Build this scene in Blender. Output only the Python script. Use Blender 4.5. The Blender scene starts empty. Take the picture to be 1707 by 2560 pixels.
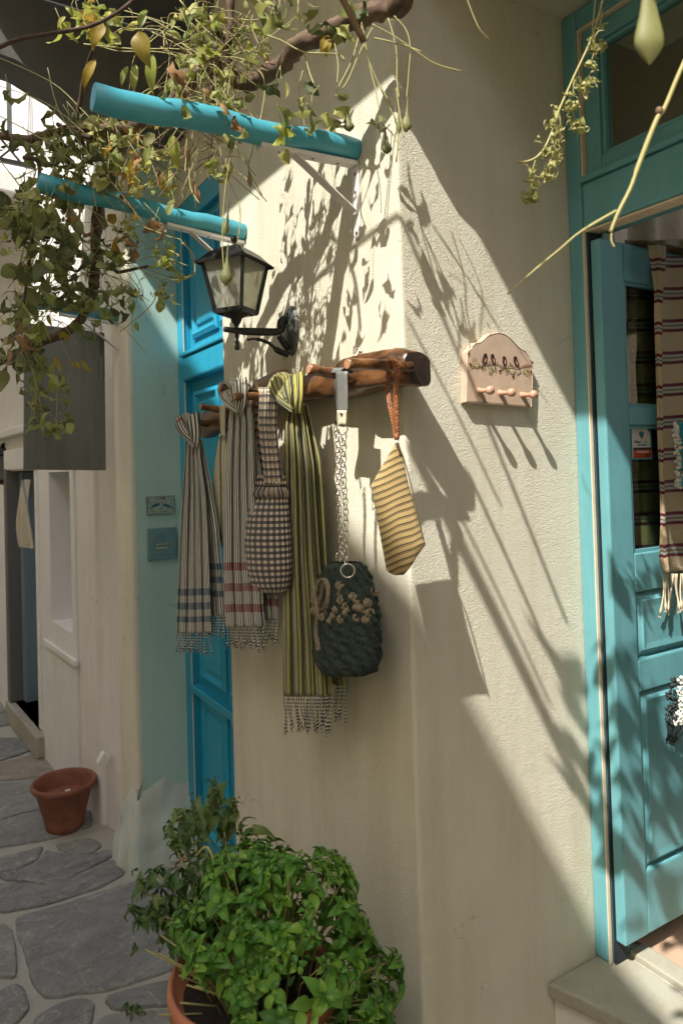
import bpy, bmesh, math, random
from mathutils import Vector, Matrix, noise
SC = bpy.context.scene
COL = SC.collection
rnd = random.Random(7)
# ---------------------------------------------------------------- camera
F, PITCH, ROLL, YAW = 1800.0, math.radians(1.2), math.radians(1.7), math.atan(1093/1800.)
PPX, PPY = 853.5, 1130.0
FW = Vector((math.sin(YAW)*math.cos(PITCH), math.cos(YAW)*math.cos(PITCH), math.sin(PITCH)))
R0 = Vector((math.cos(YAW), -math.sin(YAW), 0)); U0 = R0.cross(FW)
RT = R0*math.cos(ROLL) - U0*math.sin(ROLL); UP = RT.cross(FW)
cam_d = bpy.data.cameras.new('camera'); cam = bpy.data.objects.new('camera', cam_d); COL.objects.link(cam)
cam.matrix_world = Matrix((RT, UP, -FW)).transposed().to_4x4()
cam_d.sensor_fit = 'VERTICAL'; cam_d.sensor_height = 36.0; cam_d.lens = 36.0*F/2560.0
cam_d.shift_y = (PPY-1280.0)/2560.0; cam_d.shift_x = 0.0
cam_d.clip_start = 0.02; cam_d.clip_end = 400
cam_d.dof.use_dof = True; cam_d.dof.focus_distance = 2.0; cam_d.dof.aperture_fstop = 5.6
SC.camera = cam
SC.render.resolution_x, SC.render.resolution_y = 682, 1024
# ---------------------------------------------------------------- world, sun, exposure
SUN = Vector((0.56, 0.28, -0.78)).normalized()
world = bpy.data.worlds.new('World'); SC.world = world; world.use_nodes = True
wn = world.node_tree.nodes; wn.clear()
sky = wn.new('ShaderNodeTexSky'); sky.sky_type = 'NISHITA'; sky.sun_disc = False
sky.sun_elevation = math.asin(-SUN.z); sky.sun_rotation = math.atan2(-SUN.x, -SUN.y)
sky.air_density = 1.0; sky.dust_density = 3.0; sky.ozone_density = 0.6
bg = wn.new('ShaderNodeBackground'); bg.inputs[1].default_value = 0.14
wo = wn.new('ShaderNodeOutputWorld')
world.node_tree.links.new(sky.outputs[0], bg.inputs[0]); world.node_tree.links.new(bg.outputs[0], wo.inputs[0])
sd = bpy.data.lights.new('sun', 'SUN'); sd.energy = 3.7; sd.angle = math.radians(0.5); sd.color = (1.0, 0.955, 0.88)
sun = bpy.data.objects.new('sun', sd); COL.objects.link(sun)
sun.rotation_euler = SUN.to_track_quat('-Z', 'Y').to_euler(); sun.location = (-3, -2, 6)
SC.view_settings.view_transform = 'Standard'; SC.view_settings.look = 'None'
SC.view_settings.exposure = 1.02; SC.view_settings.gamma = 1.0; SC.view_settings.use_curve_mapping = False
SC.render.engine = 'CYCLES'
SC.cycles.max_bounces = 8; SC.cycles.diffuse_bounces = 5; SC.cycles.transparent_max_bounces = 8
SC.cycles.caustics_reflective = False; SC.cycles.caustics_refractive = False
# ---------------------------------------------------------------- measuring helpers: photo pixel -> point of the place
def ray(x, y): return FW + RT*((x-PPX)/F) - UP*((y-PPY)/F)
def onX(x, y, X): r = ray(x, y); return r*(X/r.x)
def onY(x, y, Y): r = ray(x, y); return r*(Y/r.y)
def onZ(x, y, Z): r = ray(x, y); return r*(Z/r.z)
def onD(x, y, D): return ray(x, y)*D
XS, YW, ZG = 0.97, 1.317, -1.75     # scarf wall plane, recess side wall plane, paving level (camera is at the origin)
ORG = {}
# ---------------------------------------------------------------- object helpers
def tag(o, label=None, cat=None, group=None, kind=None):
    if label: o['label'] = label
    if cat: o['category'] = cat
    if group: o['group'] = group
    if kind: o['kind'] = kind
    return o
def thing(name, label, cat, loc=(0, 0, 0), group=None):
    o = bpy.data.objects.new(name, None); COL.objects.link(o); o.location = loc; o.empty_display_size = .05
    ORG[o.name] = Vector(loc); return tag(o, label, cat, group)
def org(o): return ORG[o.name] if o is not None else Vector((0, 0, 0))
class MB:
    """collects geometry in world metres; build() links it as ONE mesh object"""
    def __init__(s): s.v = []; s.f = []; s.uv = []
    def add(s, vs, fs, uvs=None):
        b = len(s.v); s.v += [Vector(v) for v in vs]
        for i, f in enumerate(fs):
            s.f.append([b+k for k in f]); s.uv.append([(uvs[k] if uvs else (0, 0)) for k in f])
        return s
    def box(s, c, h, R=None):
        c = Vector(c); vs = []
        for dx in (-1, 1):
            for dy in (-1, 1):
                for dz in (-1, 1):
                    p = Vector((dx*h[0], dy*h[1], dz*h[2]))
                    vs.append(c + (R @ p if R else p))
        return s.add(vs, [(0, 1, 3, 2), (4, 6, 7, 5), (0, 4, 5, 1), (2, 3, 7, 6), (0, 2, 6, 4), (1, 5, 7, 3)])
    def bb(s, x0, x1, y0, y1, z0, z1):
        return s.box(((x0+x1)/2, (y0+y1)/2, (z0+z1)/2), (abs(x1-x0)/2, abs(y1-y0)/2, abs(z1-z0)/2))
    def bar(s, a, b, w, h, side=Vector((0, 0, 1))):
        a, b = Vector(a), Vector(b); d = (b-a); L = d.length; d.normalize()
        x = d.cross(side); x = x.normalized() if x.length > 1e-6 else Vector((1, 0, 0)); y = x.cross(d)
        R = Matrix((d, x, y)).transposed()
        return s.box((a+b)/2, (L/2, w/2, h/2), R)
    def prism(s, pts, off):
        n = len(pts); off = Vector(off); a = [Vector(p) for p in pts]; b = [p+off for p in a]
        s.add(a+b, [list(range(n))[::-1], list(range(n, 2*n))] + [(i, (i+1) % n, n+(i+1) % n, n+i) for i in range(n)])
        return s
    def tube(s, path, rad, n=8, cap=True, uvk=1.0, flat=1.0):
        path = [Vector(p) for p in path]; m = len(path)
        rads = list(rad) if isinstance(rad, (list, tuple)) else [rad]*m
        if len(rads) != m:
            rads = [rads[min(len(rads)-1, int(i/(m-1)*(len(rads)-1)+.5))] for i in range(m)]
        up = None; vs = []; uvs = []; L = 0
        for i, p in enumerate(path):
            t = (path[min(i+1, m-1)]-path[max(i-1, 0)]).normalized()
            if up is None:
                up = Vector((0, 0, 1)) if abs(t.z) < .9 else Vector((0, 1, 0))
            x = t.cross(up)
            if x.length < 1e-6: x = t.cross(Vector((1, 0, 0)))
            x.normalize(); up = x.cross(t)
            if i: L += (p-path[i-1]).length
            for k in range(n):
                a = 2*math.pi*k/n
                vs.append(p + (x*math.cos(a) + up*math.sin(a)*flat)*rads[i]); uvs.append((k/n, L*uvk))
        fs = []
        b = len(s.v); s.v += vs
        for i in range(m-1):
            for k in range(n):
                k2 = (k+1) % n
                s.f.append([b+i*n+k, b+i*n+k2, b+(i+1)*n+k2, b+(i+1)*n+k])
                s.uv.append([uvs[i*n+k], ((k+1)/n, uvs[i*n+k][1]), ((k+1)/n, uvs[(i+1)*n+k][1]), uvs[(i+1)*n+k]])
        if cap:
            for q, e in ((0, 1), (m-1, -1)):
                idx = [b+q*n+k for k in range(n)][::e*-1]
                s.f.append(idx); s.uv.append([(0, 0)]*n)
        return s
    def lathe(s, c, prof, n=24, axis=(0, 0, 1), cap=False):
        c = Vector(c); ax = Vector(axis).normalized(); x = ax.orthogonal().normalized(); y = ax.cross(x)
        vs = []; fs = []; uvs = []
        for j, (r, h) in enumerate(prof):
            for k in range(n):
                a = 2*math.pi*k/n
                vs.append(c + ax*h + (x*math.cos(a)+y*math.sin(a))*r); uvs.append((k/n, h))
        for j in range(len(prof)-1):
            for k in range(n):
                k2 = (k+1) % n; fs.append((j*n+k, j*n+k2, (j+1)*n+k2, (j+1)*n+k))
        s.add(vs, fs, uvs)
        if cap:
            b = len(s.v)-len(vs); s.f.append([b+k for k in range(n)][::-1]); s.uv.append([(0, 0)]*n)
            s.f.append([b+(len(prof)-1)*n+k for k in range(n)]); s.uv.append([(0, 0)]*n)
        return s
    def ball(s, c, r, n=10, sc=(1, 1, 1), j=0.0):
        c = Vector(c); m = max(4, n//2); vs = []; fs = []
        for i in range(m+1):
            th = math.pi*i/m
            for k in range(n):
                a = 2*math.pi*k/n; q = r*(1+j*(rnd.random()-.5))
                vs.append(c+Vector((math.sin(th)*math.cos(a)*sc[0], math.sin(th)*math.sin(a)*sc[1], math.cos(th)*sc[2]))*q)
        for i in range(m):
            for k in range(n):
                k2 = (k+1) % n; fs.append((i*n+k, (i+1)*n+k, (i+1)*n+k2, i*n+k2))
        return s.add(vs, fs)
    def grid(s, fn, nu, nv, wrap=False):
        """fn(u,v)->(point, uv)"""
        vs = []; uvs = []
        for j in range(nv+1):
            for i in range(nu+1):
                p, q = fn(i/nu, j/nv); vs.append(p); uvs.append(q)
        fs = [(j*(nu+1)+i, j*(nu+1)+i+1, (j+1)*(nu+1)+i+1, (j+1)*(nu+1)+i) for j in range(nv) for i in range(nu)]
        return s.add(vs, fs, uvs)
    def torus(s, c, R, r, ax1, ax2, n=16, m=6, sx=1.0, sy=1.0):
        c = Vector(c); a1 = Vector(ax1).normalized(); a2 = Vector(ax2).normalized(); nn = a1.cross(a2)
        def fn(u, v):
            a = 2*math.pi*u; b = 2*math.pi*v
            d = a1*math.cos(a)*sx + a2*math.sin(a)*sy
            return c + d*R + (d.normalized()*math.cos(b)+nn*math.sin(b))*r, (u, v)
        return s.grid(fn, n, m)
    def mesh(s, name, o=Vector((0, 0, 0)), smooth=False):
        me = bpy.data.meshes.new(name); me.from_pydata([tuple(v-o) for v in s.v], [], s.f)
        ul = me.uv_layers.new(name='UVMap'); k = 0
        flat = [c for f in s.uv for q in f for c in q]
        ul.data.foreach_set('uv', flat)
        if smooth: me.polygons.foreach_set('use_smooth', [True]*len(me.polygons))
        me.update(); return me
    def build(s, name, mat, parent=None, smooth=False, bevel=0, label=None, loc=None, kind=None, seg=2, sub=0):
        o_ = org(parent) if parent else Vector(loc or (0, 0, 0))
        me = s.mesh(name, o_, smooth); me.materials.append(mat)
        o = bpy.data.objects.new(name, me); COL.objects.link(o)
        if parent: o.parent = parent
        else: o.location = o_
        ORG[o.name] = o_
        if label: o['label'] = label
        if kind: o['kind'] = kind
        if bevel:
            m = o.modifiers.new('bevel', 'BEVEL'); m.width = bevel; m.segments = seg; m.limit_method = 'ANGLE'; m.angle_limit = .6
        if sub:
            m = o.modifiers.new('sub', 'SUBSURF'); m.levels = sub; m.render_levels = sub
        return o
def piece(name, me, mat, parent, M):
    """one shared-mesh piece, placed by a world matrix"""
    o = bpy.data.objects.new(name, me); COL.objects.link(o); o.parent = parent
    o.matrix_local = Matrix.Translation(-org(parent)) @ M
    if mat and not me.materials: me.materials.append(mat)
    ORG[o.name] = org(parent); return o
def frame_matrix(p, x, z):
    z = z.normalized(); y = z.cross(x)
    if y.length < 1e-5: y = z.orthogonal()
    y.normalize(); x = y.cross(z)
    return Matrix(((x.x, y.x, z.x, p.x), (x.y, y.y, z.y, p.y), (x.z, y.z, z.z, p.z), (0, 0, 0, 1)))
def smooth_path(pts, k=6):
    pts = [Vector(p) for p in pts]; out = []
    for i in range(len(pts)-1):
        p0 = pts[max(i-1, 0)]; p1 = pts[i]; p2 = pts[i+1]; p3 = pts[min(i+2, len(pts)-1)]
        for j in range(k):
            t = j/k
            out.append(0.5*((2*p1)+(-p0+p2)*t+(2*p0-5*p1+4*p2-p3)*t*t+(-p0+3*p1-3*p2+p3)*t**3))
    out.append(pts[-1]); return out
def lerp(a, b, t): return a+(b-a)*t
def table(rows, t):
    """rows sorted by [0]; linear interpolation of the other columns"""
    if t <= rows[0][0]: return rows[0][1:]
    for a, b in zip(rows, rows[1:]):
        if t <= b[0]:
            k = (t-a[0])/(b[0]-a[0]+1e-9); return tuple(lerp(p, q, k) for p, q in zip(a[1:], b[1:]))
    return rows[-1][1:]
# ---------------------------------------------------------------- material helpers
def S(r, g, b):
    f = lambda c: ((c/255+.055)/1.055)**2.4 if c > 10 else c/255/12.92
    return (f(r), f(g), f(b), 1)
class NG:
    def __init__(s, name):
        s.m = bpy.data.materials.new(name); s.m.use_nodes = True; s.t = s.m.node_tree; s.t.nodes.clear()
        s.out = s.n('ShaderNodeOutputMaterial'); s.b = s.n('ShaderNodeBsdfPrincipled'); s.l(s.b.outputs[0], s.out.inputs[0])
        s.tc = s.n('ShaderNodeTexCoord')
    def n(s, t): return s.t.nodes.new(t)
    def l(s, a, b): s.t.links.new(a, b)
    def setv(s, sock, v):
        if hasattr(v, 'is_linked') or hasattr(v, 'links'): s.l(v, sock)
        else:
            if isinstance(v, (tuple, list)) and len(v) == 3 and sock.type == 'RGBA': v = (*v, 1)
            sock.default_value = v
    def math(s, op, a, b=0.0, c=None):
        q = s.n('ShaderNodeMath'); q.operation = op; s.setv(q.inputs[0], a); s.setv(q.inputs[1], b)
        if c is not None: s.setv(q.inputs[2], c)
        return q.outputs[0]
    def mix(s, f, a, b, mode='MIX'):
        q = s.n('ShaderNodeMix'); q.data_type = 'RGBA'; q.blend_type = mode
        s.setv(q.inputs[0], f); s.setv(q.inputs[6], a); s.setv(q.inputs[7], b); return q.outputs[2]
    def noise(s, scale, detail=4, rough=.6, vec=None, stretch=None, coord='Object', dist=0.0):
        q = s.n('ShaderNodeTexNoise'); q.inputs['Scale'].default_value = scale; q.inputs['Detail'].default_value = detail
        q.inputs['Roughness'].default_value = rough; q.inputs['Distortion'].default_value = dist
        v = vec or s.tc.outputs[coord]
        if stretch:
            mp = s.n('ShaderNodeMapping'); mp.inputs['Scale'].default_value = stretch; s.l(v, mp.inputs[0]); v = mp.outputs[0]
        s.l(v, q.inputs['Vector']); return q.outputs[0]
    def ramp(s, f, stops, mode='LINEAR'):
        q = s.n('ShaderNodeValToRGB'); cr = q.color_ramp; cr.interpolation = mode
        while len(cr.elements) < len(stops): cr.elements.new(.5)
        for e, (p, c) in zip(cr.elements, stops):
            e.position = p; e.color = c if isinstance(c, (tuple, list)) else (c, c, c, 1)
        s.setv(q.inputs[0], f); return q.outputs[0]
    def sep(s, v):
        q = s.n('ShaderNodeSeparateXYZ'); s.l(v, q.inputs[0]); return q.outputs
    def bump(s, h, strength=.3, dist=.002, prev=None):
        q = s.n('ShaderNodeBump'); q.inputs['Strength'].default_value = strength; q.inputs['Distance'].default_value = dist
        s.l(h, q.inputs['Height'])
        if prev: s.l(prev, q.inputs['Normal'])
        return q.outputs[0]
    def fin(s, col=None, rough=.6, metal=0, normal=None, spec=.5):
        if col is not None: s.setv(s.b.inputs['Base Color'], col)
        s.setv(s.b.inputs['Roughness'], rough); s.b.inputs['Metallic'].default_value = metal
        s.b.inputs['Specular IOR Level'].default_value = spec
        if normal: s.l(normal, s.b.inputs['Normal'])
        return s.m
def plain(name, col, rough=.6, metal=0, var=.12, scale=30, bump=.0, bd=.001, spec=.5):
    g = NG(name); n = g.noise(scale, 5, .65)
    c = g.mix(g.ramp(n, [(.3, 0.0), (.7, 1.0)]), tuple(k*(1-var) for k in col[:3])+(1,), tuple(min(1, k*(1+var)) for k in col[:3])+(1,))
    nm = g.bump(g.noise(scale*6, 4, .6), bump, bd) if bump else None
    return g.fin(c, rough, metal, nm, spec)
def stucco(name, col, stain, amt=.5, bump=.35, streak=.6):
    g = NG(name)
    big = g.noise(1.6, 4, .6); st = g.noise(3.0, 6, .7, stretch=(3.2, 3.2, .35), dist=.15); fine = g.noise(270, 3, .55); mid = g.noise(45, 4, .6)
    c = g.mix(g.ramp(big, [(.35, 0.0), (.72, 1.0)]), col, tuple(k*.93 for k in col[:3])+(1,))
    c = g.mix(g.math('MULTIPLY', g.ramp(st, [(.42, 0.0), (.8, 1.0)]), streak*amt), c, stain)
    pt = g.noise(7, 5, .7, dist=.4); c = g.mix(g.math('MULTIPLY', g.ramp(pt, [(.40, 0.0), (.62, 1.0)]), .16), c, tuple(k*.70 for k in col[:3])+(1,))
    vo = g.n('ShaderNodeTexVoronoi'); vo.feature = 'DISTANCE_TO_EDGE'; vo.inputs['Scale'].default_value = 1.3
    dv = g.n('ShaderNodeVectorMath'); dv.operation = 'MULTIPLY_ADD'; nn_ = g.n('ShaderNodeTexNoise'); nn_.inputs['Scale'].default_value = 5; nn_.inputs['Detail'].default_value = 6; g.l(g.tc.outputs['Object'], nn_.inputs['Vector'])
    g.l(nn_.outputs[1], dv.inputs[0]); dv.inputs[1].default_value = (.5, .5, .5); g.l(g.tc.outputs['Object'], dv.inputs[2]); g.l(dv.outputs[0], vo.inputs['Vector'])
    crack = g.math('MULTIPLY', g.math('LESS_THAN', vo.outputs['Distance'], .0022), g.math('GREATER_THAN', big, .55))
    c = g.mix(g.math('MULTIPLY', crack, .45), c, tuple(k*.6 for k in stain[:3])+(1,))
    sp = g.noise(60, 3, .8)
    c = g.mix(g.math('MULTIPLY', g.ramp(sp, [(.70, 0.0), (.76, 1.0)]), .25*amt), c, tuple(k*.55 for k in stain[:3])+(1,))
    z = g.sep(g.tc.outputs['Object'])[2]
    low = g.math('MULTIPLY', g.ramp(g.math('DIVIDE', g.math('ADD', g.math('MULTIPLY', z, -1.0), g.noise(4, 5, .7)), 3.0), [(.40, 0.0), (.70, 1.0)]), .95*amt)
    c = g.mix(low, c, stain)
    n1 = g.bump(mid, bump*.35, .004); n2 = g.bump(fine, bump*1.0, .0028, n1)
    return g.fin(c, .88, 0, n2, .25)
# ---------------------------------------------------------------- materials
M = {}
M['stucco_warm'] = stucco('ochre stucco', (.80, .67, .44, 1), (.5, .4, .2, 1), .5)  # ochre picked so unseen walls bounce warm light into the shade
M['stucco'] = stucco('cream stucco', (.77, .735, .60, 1), (.50, .44, .26, 1), .95, .8, .5)
M['stucco_white'] = stucco('white stucco', (.80, .78, .73, 1), (.50, .46, .38, 1), .6, .5)
M['stucco_foot'] = stucco('bulging limewash', (.62, .67, .60, 1), (.36, .32, .22, 1), .9, 1.0)
M['stucco_aqua_bounce'] = stucco('white stucco with painted aqua bounce', (.50, .68, .60, 1), (.36, .46, .42, 1), .7, .25)  # aqua in the colour stands for light reflected off the turquoise door
M['stucco_far'] = stucco('far white stucco', (.78, .77, .74, 1), (.55, .52, .47, 1), .5, .3)
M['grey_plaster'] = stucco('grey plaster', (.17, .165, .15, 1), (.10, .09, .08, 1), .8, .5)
def paint(name, col, rough=.42):
    g = NG(name); n = g.noise(9, 4, .6); w = g.noise(90, 3, .6, stretch=(1, 1, .08))
    c = g.mix(g.ramp(n, [(.3, 0.0), (.75, 1.0)]), tuple(k*.88 for k in col[:3])+(1,), col)
    wear = g.ramp(g.noise(45, 5, .8), [(.62, 0.0), (.655, 1.0)]); br = g.noise(14, 5, .7, stretch=(1, 1, .12)); c = g.mix(g.math('MULTIPLY', g.ramp(br, [(.45, 0.0), (.7, 1.0)]), .3), c, tuple(min(1, k*1.25+.03) for k in col[:3])+(1,))
    c = g.mix(g.math('MULTIPLY', wear, .5), c, tuple(min(1, k*.6+.05) for k in col[:3])+(1,))
    return g.fin(c, g.math('ADD', g.math('MULTIPLY', n, .25), rough-.1), 0, g.bump(br, .25, .0015, g.bump(w, .2, .001)), .5)
M['blue'] = paint('turquoise door paint', (.145, .39, .43, 1))
M['blue2'] = paint('deep turquoise door paint', (.02, .34, .52, 1))
M['pole'] = paint('turquoise pole paint', (.07, .37, .47, 1), .38)
M['dullblue'] = paint('grey blue paint', (.19, .25, .29, 1))
M['white'] = plain('white metal paint', (.72, .70, .66), .5, 0, .06, 40, .05)
M['cream_trim'] = plain('cream seal strip', (.80, .66, .48), .6)
M['dark_gap'] = plain('dark groove shade', (.01, .02, .03), .7)  # near-black colour for the shade inside the door groove
M['iron'] = plain('black cast iron', (.018, .020, .019), .38, .3, .3, 50, .15, .0008)
M['iron_grey'] = plain('grey painted iron', (.10, .11, .10), .42, .3, .25, 30, .12, .0008)
M['steel'] = plain('bright steel', (.62, .60, .54), .22, 1.0, .1, 80)
M['screw'] = plain('dull screw steel', (.25, .24, .22), .4, .9)
M['terracotta'] = plain('terracotta', (.24, .085, .05), .75, 0, .25, 14, .3, .001)
M['terracotta_or'] = plain('orange terracotta', (.52, .20, .10), .75, 0, .18, 10, .25, .001)
M['soil'] = plain('potting soil', (.035, .025, .018), .95, 0, .4, 60, .6, .004)
M['marble'] = stucco('worn marble', (.40, .39, .32, 1), (.27, .20, .09, 1), .95, .3)
M['tile'] = plain('peach floor tile', (.52, .36, .25), .45, 0, .08, 6)
M['mortar'] = stucco('whitewashed mortar', (.78, .75, .67, 1), (.34, .32, .26, 1), .8, 1.0)
def stone_mat(name, col, vein):
    g = NG(name); tc = g.tc.outputs['Object']
    oi = g.n('ShaderNodeObjectInfo').outputs['Random']
    n = g.noise(7, 6, .68, stretch=(1, 1.6, 1), dist=.8); f = g.noise(60, 6, .72)
    c = g.mix(g.ramp(n, [(.3, 0.0), (.7, 1.0)]), tuple(k*.45 for k in col[:3])+(1,), col)
    c = g.mix(g.math('MULTIPLY', oi, .45), c, vein)
    c = g.mix(g.math('MULTIPLY', g.ramp(f, [(.52, 0.0), (.75, 1.0)]), .5), c, tuple(k*1.5 for k in col[:3])+(1,))
    lime = g.ramp(g.noise(2.6, 3, .5, dist=1.6), [(.485, 0.0), (.5, 1.0), (.515, 0.0)])
    c = g.mix(g.math('MULTIPLY', g.math('MULTIPLY', lime, g.ramp(f, [(.35, 0.0), (.6, 1.0)])), .55), c, (.5, .48, .42, 1))
    nm = g.bump(f, .8, .006, g.bump(n, .9, .022))
    return g.fin(c, .82, 0, nm, .3)
M['stone'] = stone_mat('grey schist', (.29, .295, .29, 1), (.36, .335, .28, 1))
M['stone_lt'] = stone_mat('worn tan stone', (.34, .31, .26, 1), (.40, .33, .24, 1))
def wood_mat(name, a, b, rough=.3):
    g = NG(name); n = g.noise(10, 5, .6, dist=1.4, stretch=(1.5, .5, 2.5)); f = g.noise(70, 5, .7, stretch=(1, .3, 1))
    c = g.ramp(n, [(.32, a), (.5, tuple((p+q)/2 for p, q in zip(a, b))), (.66, b)])
    c = g.mix(g.math('MULTIPLY', g.ramp(f, [(.5, 0.0), (.7, 1.0)]), .45), c, a)
    return g.fin(c, rough, 0, g.bump(f, .25, .0015), .5)
M['driftwood'] = wood_mat('varnished driftwood', (.022, .010, .006, 1), (.26, .115, .042, 1))
M['darkwood'] = wood_mat('dark end grain', (.012, .009, .007, 1), (.06, .035, .02, 1), .5)  # rack end face coloured darker than the beam
M['pegend'] = wood_mat('sawn branch end', (.38, .19, .10, 1), (.50, .27, .15, 1), .6)
M['bark'] = wood_mat('vine bark', (.055, .035, .022, 1), (.20, .13, .085, 1), .9)
M['darkbark'] = wood_mat('dark stem', (.035, .018, .012, 1), (.10, .06, .035, 1), .85)
M['pinkwood'] = plain('pale pink painted wood', (.56, .42, .31), .5, 0, .12, 20, .1)
M['pegwood'] = plain('pink peg wood', (.56, .33, .22), .4, 0, .1, 20)
M['bird'] = plain('brown bird paint', (.06, .022, .012), .6, 0, .5, 150)
M['leafpaint'] = plain('olive leaf paint', (.22, .24, .03), .6)
M['redpaint'] = plain('red flower paint', (.36, .02, .02), .6)
M['leather'] = plain('grey leather', (.17, .17, .16), .45, 0, .15, 60, .3, .0006)
M['braid'] = plain('tan braided leather', (.28, .10, .035), .35, 0, .4, 60, .2, .0006)
M['ink'] = plain('dark ink', (.02, .03, .03), .6)
M['inkblue'] = plain('blue glaze', (.04, .13, .20), .4)
M['inkwhite'] = plain('white print', (.72, .70, .62), .5)
M['inkred'] = plain('red print', (.50, .07, .02), .5)
M['inkcyan'] = plain('cyan print', (.02, .30, .42), .5)
M['paper'] = plain('cream label paper', (.52, .55, .36), .6)
M['intercom'] = plain('grey blue enamel', (.17, .29, .30), .4)
M['tileglaze'] = plain('pale glazed tile', (.36, .42, .33), .3, 0, .15, 60)
M['board'] = stucco('weathered grey board', (.21, .20, .165, 1), (.10, .095, .075, 1), 1.0, .1, 1.0)
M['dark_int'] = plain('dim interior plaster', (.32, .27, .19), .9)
M['plastic_brown'] = plain('dark shelf wood', (.05, .03, .02), .6)
def glass_mat(name, tint=(.75, .8, .75, 1), refl=.10, rough=.02):
    g = NG(name); g.t.nodes.remove(g.b)
    tr = g.n('ShaderNodeBsdfTransparent'); tr.inputs[0].default_value = tint
    gl = g.n('ShaderNodeBsdfGlossy'); gl.inputs['Roughness'].default_value = rough
    fr = g.n('ShaderNodeFresnel'); fr.inputs[0].default_value = 1.5
    mx = g.n('ShaderNodeMixShader'); g.l(g.math('MULTIPLY', g.math('ADD', fr.outputs[0], refl), g.math('SUBTRACT', 1.0, g.n('ShaderNodeNewGeometry').outputs['Backfacing'])), mx.inputs[0]); g.l(tr.outputs[0], mx.inputs[1]); g.l(gl.outputs[0], mx.inputs[2])
    g.l(mx.outputs[0], g.out.inputs[0]); return g.m
M['glass'] = glass_mat('door glass', (.66, .72, .64, 1), .10)
def frosted():
    g = NG('milky lantern glass'); tr = g.n('ShaderNodeBsdfTransparent'); tr.inputs[0].default_value = (.92, .92, .86, 1)
    tl = g.n('ShaderNodeBsdfTranslucent'); tl.inputs[0].default_value = (.85, .85, .78, 1); m1 = g.n('ShaderNodeMixShader'); m1.inputs[0].default_value = .36
    g.b.inputs['Base Color'].default_value = (.7, .7, .64, 1); g.b.inputs['Roughness'].default_value = .15
    m0 = g.n('ShaderNodeMixShader'); m0.inputs[0].default_value = .5; g.l(tl.outputs[0], m0.inputs[1]); g.l(g.b.outputs[0], m0.inputs[2])
    g.l(tr.outputs[0], m1.inputs[1]); g.l(m0.outputs[0], m1.inputs[2]); g.l(m1.outputs[0], g.out.inputs[0]); return g.m
M['lampglass'] = frosted()
M['plasticfilm'] = glass_mat('clear plastic film', (.8, .78, .72, 1), .25, .12)
g = NG('frosted bulb'); M['bulb'] = g.fin((.72, .74, .66, 1), .35)
def leafmat(name, a, b, c, trans=.35, rough=.5):
    g = NG(name)
    oi = g.n('ShaderNodeObjectInfo').outputs['Random']
    geo = g.n('ShaderNodeNewGeometry')
    r = g.math('FRACT', g.math('ADD', oi, g.math('MULTIPLY', geo.outputs['Random Per Island'], 1.0)))
    n = g.noise(40, 4, .6)
    col = g.ramp(g.math('ADD', g.math('MULTIPLY', r, .75), g.math('MULTIPLY', n, .3)), [(.1, a), (.5, b), (.92, c)])
    u, v = g.sep(g.tc.outputs['UV'])[:2]
    rib = g.math('ABSOLUTE', g.math('SUBTRACT', u, .5))
    vein = g.math('ADD', g.math('LESS_THAN', rib, .03), g.math('LESS_THAN', g.math('FRACT', g.math('ADD', g.math('MULTIPLY', v, 7.0), g.math('MULTIPLY', rib, -5.0))), .12))
    col = g.mix(g.math('MULTIPLY', g.math('MINIMUM', vein, 1.0), .25), col, c)
    g.setv(g.b.inputs['Base Color'], col); g.b.inputs['Roughness'].default_value = rough
    g.l(g.bump(vein, .25, -.0006), g.b.inputs['Normal'])
    tl = g.n('ShaderNodeBsdfTranslucent'); g.l(g.mix(.5, col, c), tl.inputs[0])
    mx = g.n('ShaderNodeMixShader'); mx.inputs[0].default_value = trans
    g.l(g.b.outputs[0], mx.inputs[1]); g.l(tl.outputs[0], mx.inputs[2]); g.l(mx.outputs[0], g.out.inputs[0]); return g.m
M['basil'] = leafmat('basil leaf', (.04, .14, .018, 1), (.09, .26, .028, 1), (.24, .42, .05, 1), .22, .42)
M['weed'] = leafmat('dark ragged leaf', (.035, .09, .025, 1), (.07, .15, .035, 1), (.16, .21, .05, 1), .15, .55)
M['vine'] = leafmat('wilted vine leaf', (.13, .17, .045, 1), (.26, .30, .08, 1), (.46, .45, .16, 1), .35, .65)
M['vine_dk'] = leafmat('dark dried vine leaf', (.06, .08, .032, 1), (.12, .14, .05, 1), (.28, .27, .10, 1), .25, .7)
M['vine_br'] = leafmat('bright young leaf', (.17, .24, .035, 1), (.30, .36, .06, 1), (.48, .46, .10, 1), .45, .45)
M['vine_ye'] = leafmat('yellow autumn leaf', (.28, .22, .03, 1), (.42, .30, .035, 1), (.52, .33, .06, 1), .4, .5)
M['vine_dry'] = leafmat('papery brown leaf', (.22, .12, .05, 1), (.36, .20, .09, 1), (.50, .33, .17, 1), .35, .8)
M['pod'] = leafmat('velvety seed pod', (.11, .12, .035, 1), (.16, .17, .05, 1), (.24, .24, .09, 1), .05, .6)
M['podbr'] = leafmat('brown seed pod', (.17, .09, .04, 1), (.22, .13, .06, 1), (.3, .19, .09, 1), .05, .7)
M['tendril'] = plain('straw coloured tendril', (.36, .33, .13), .6)
M['tendril_dk'] = plain('brown tendril', (.16, .10, .05), .7)
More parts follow.
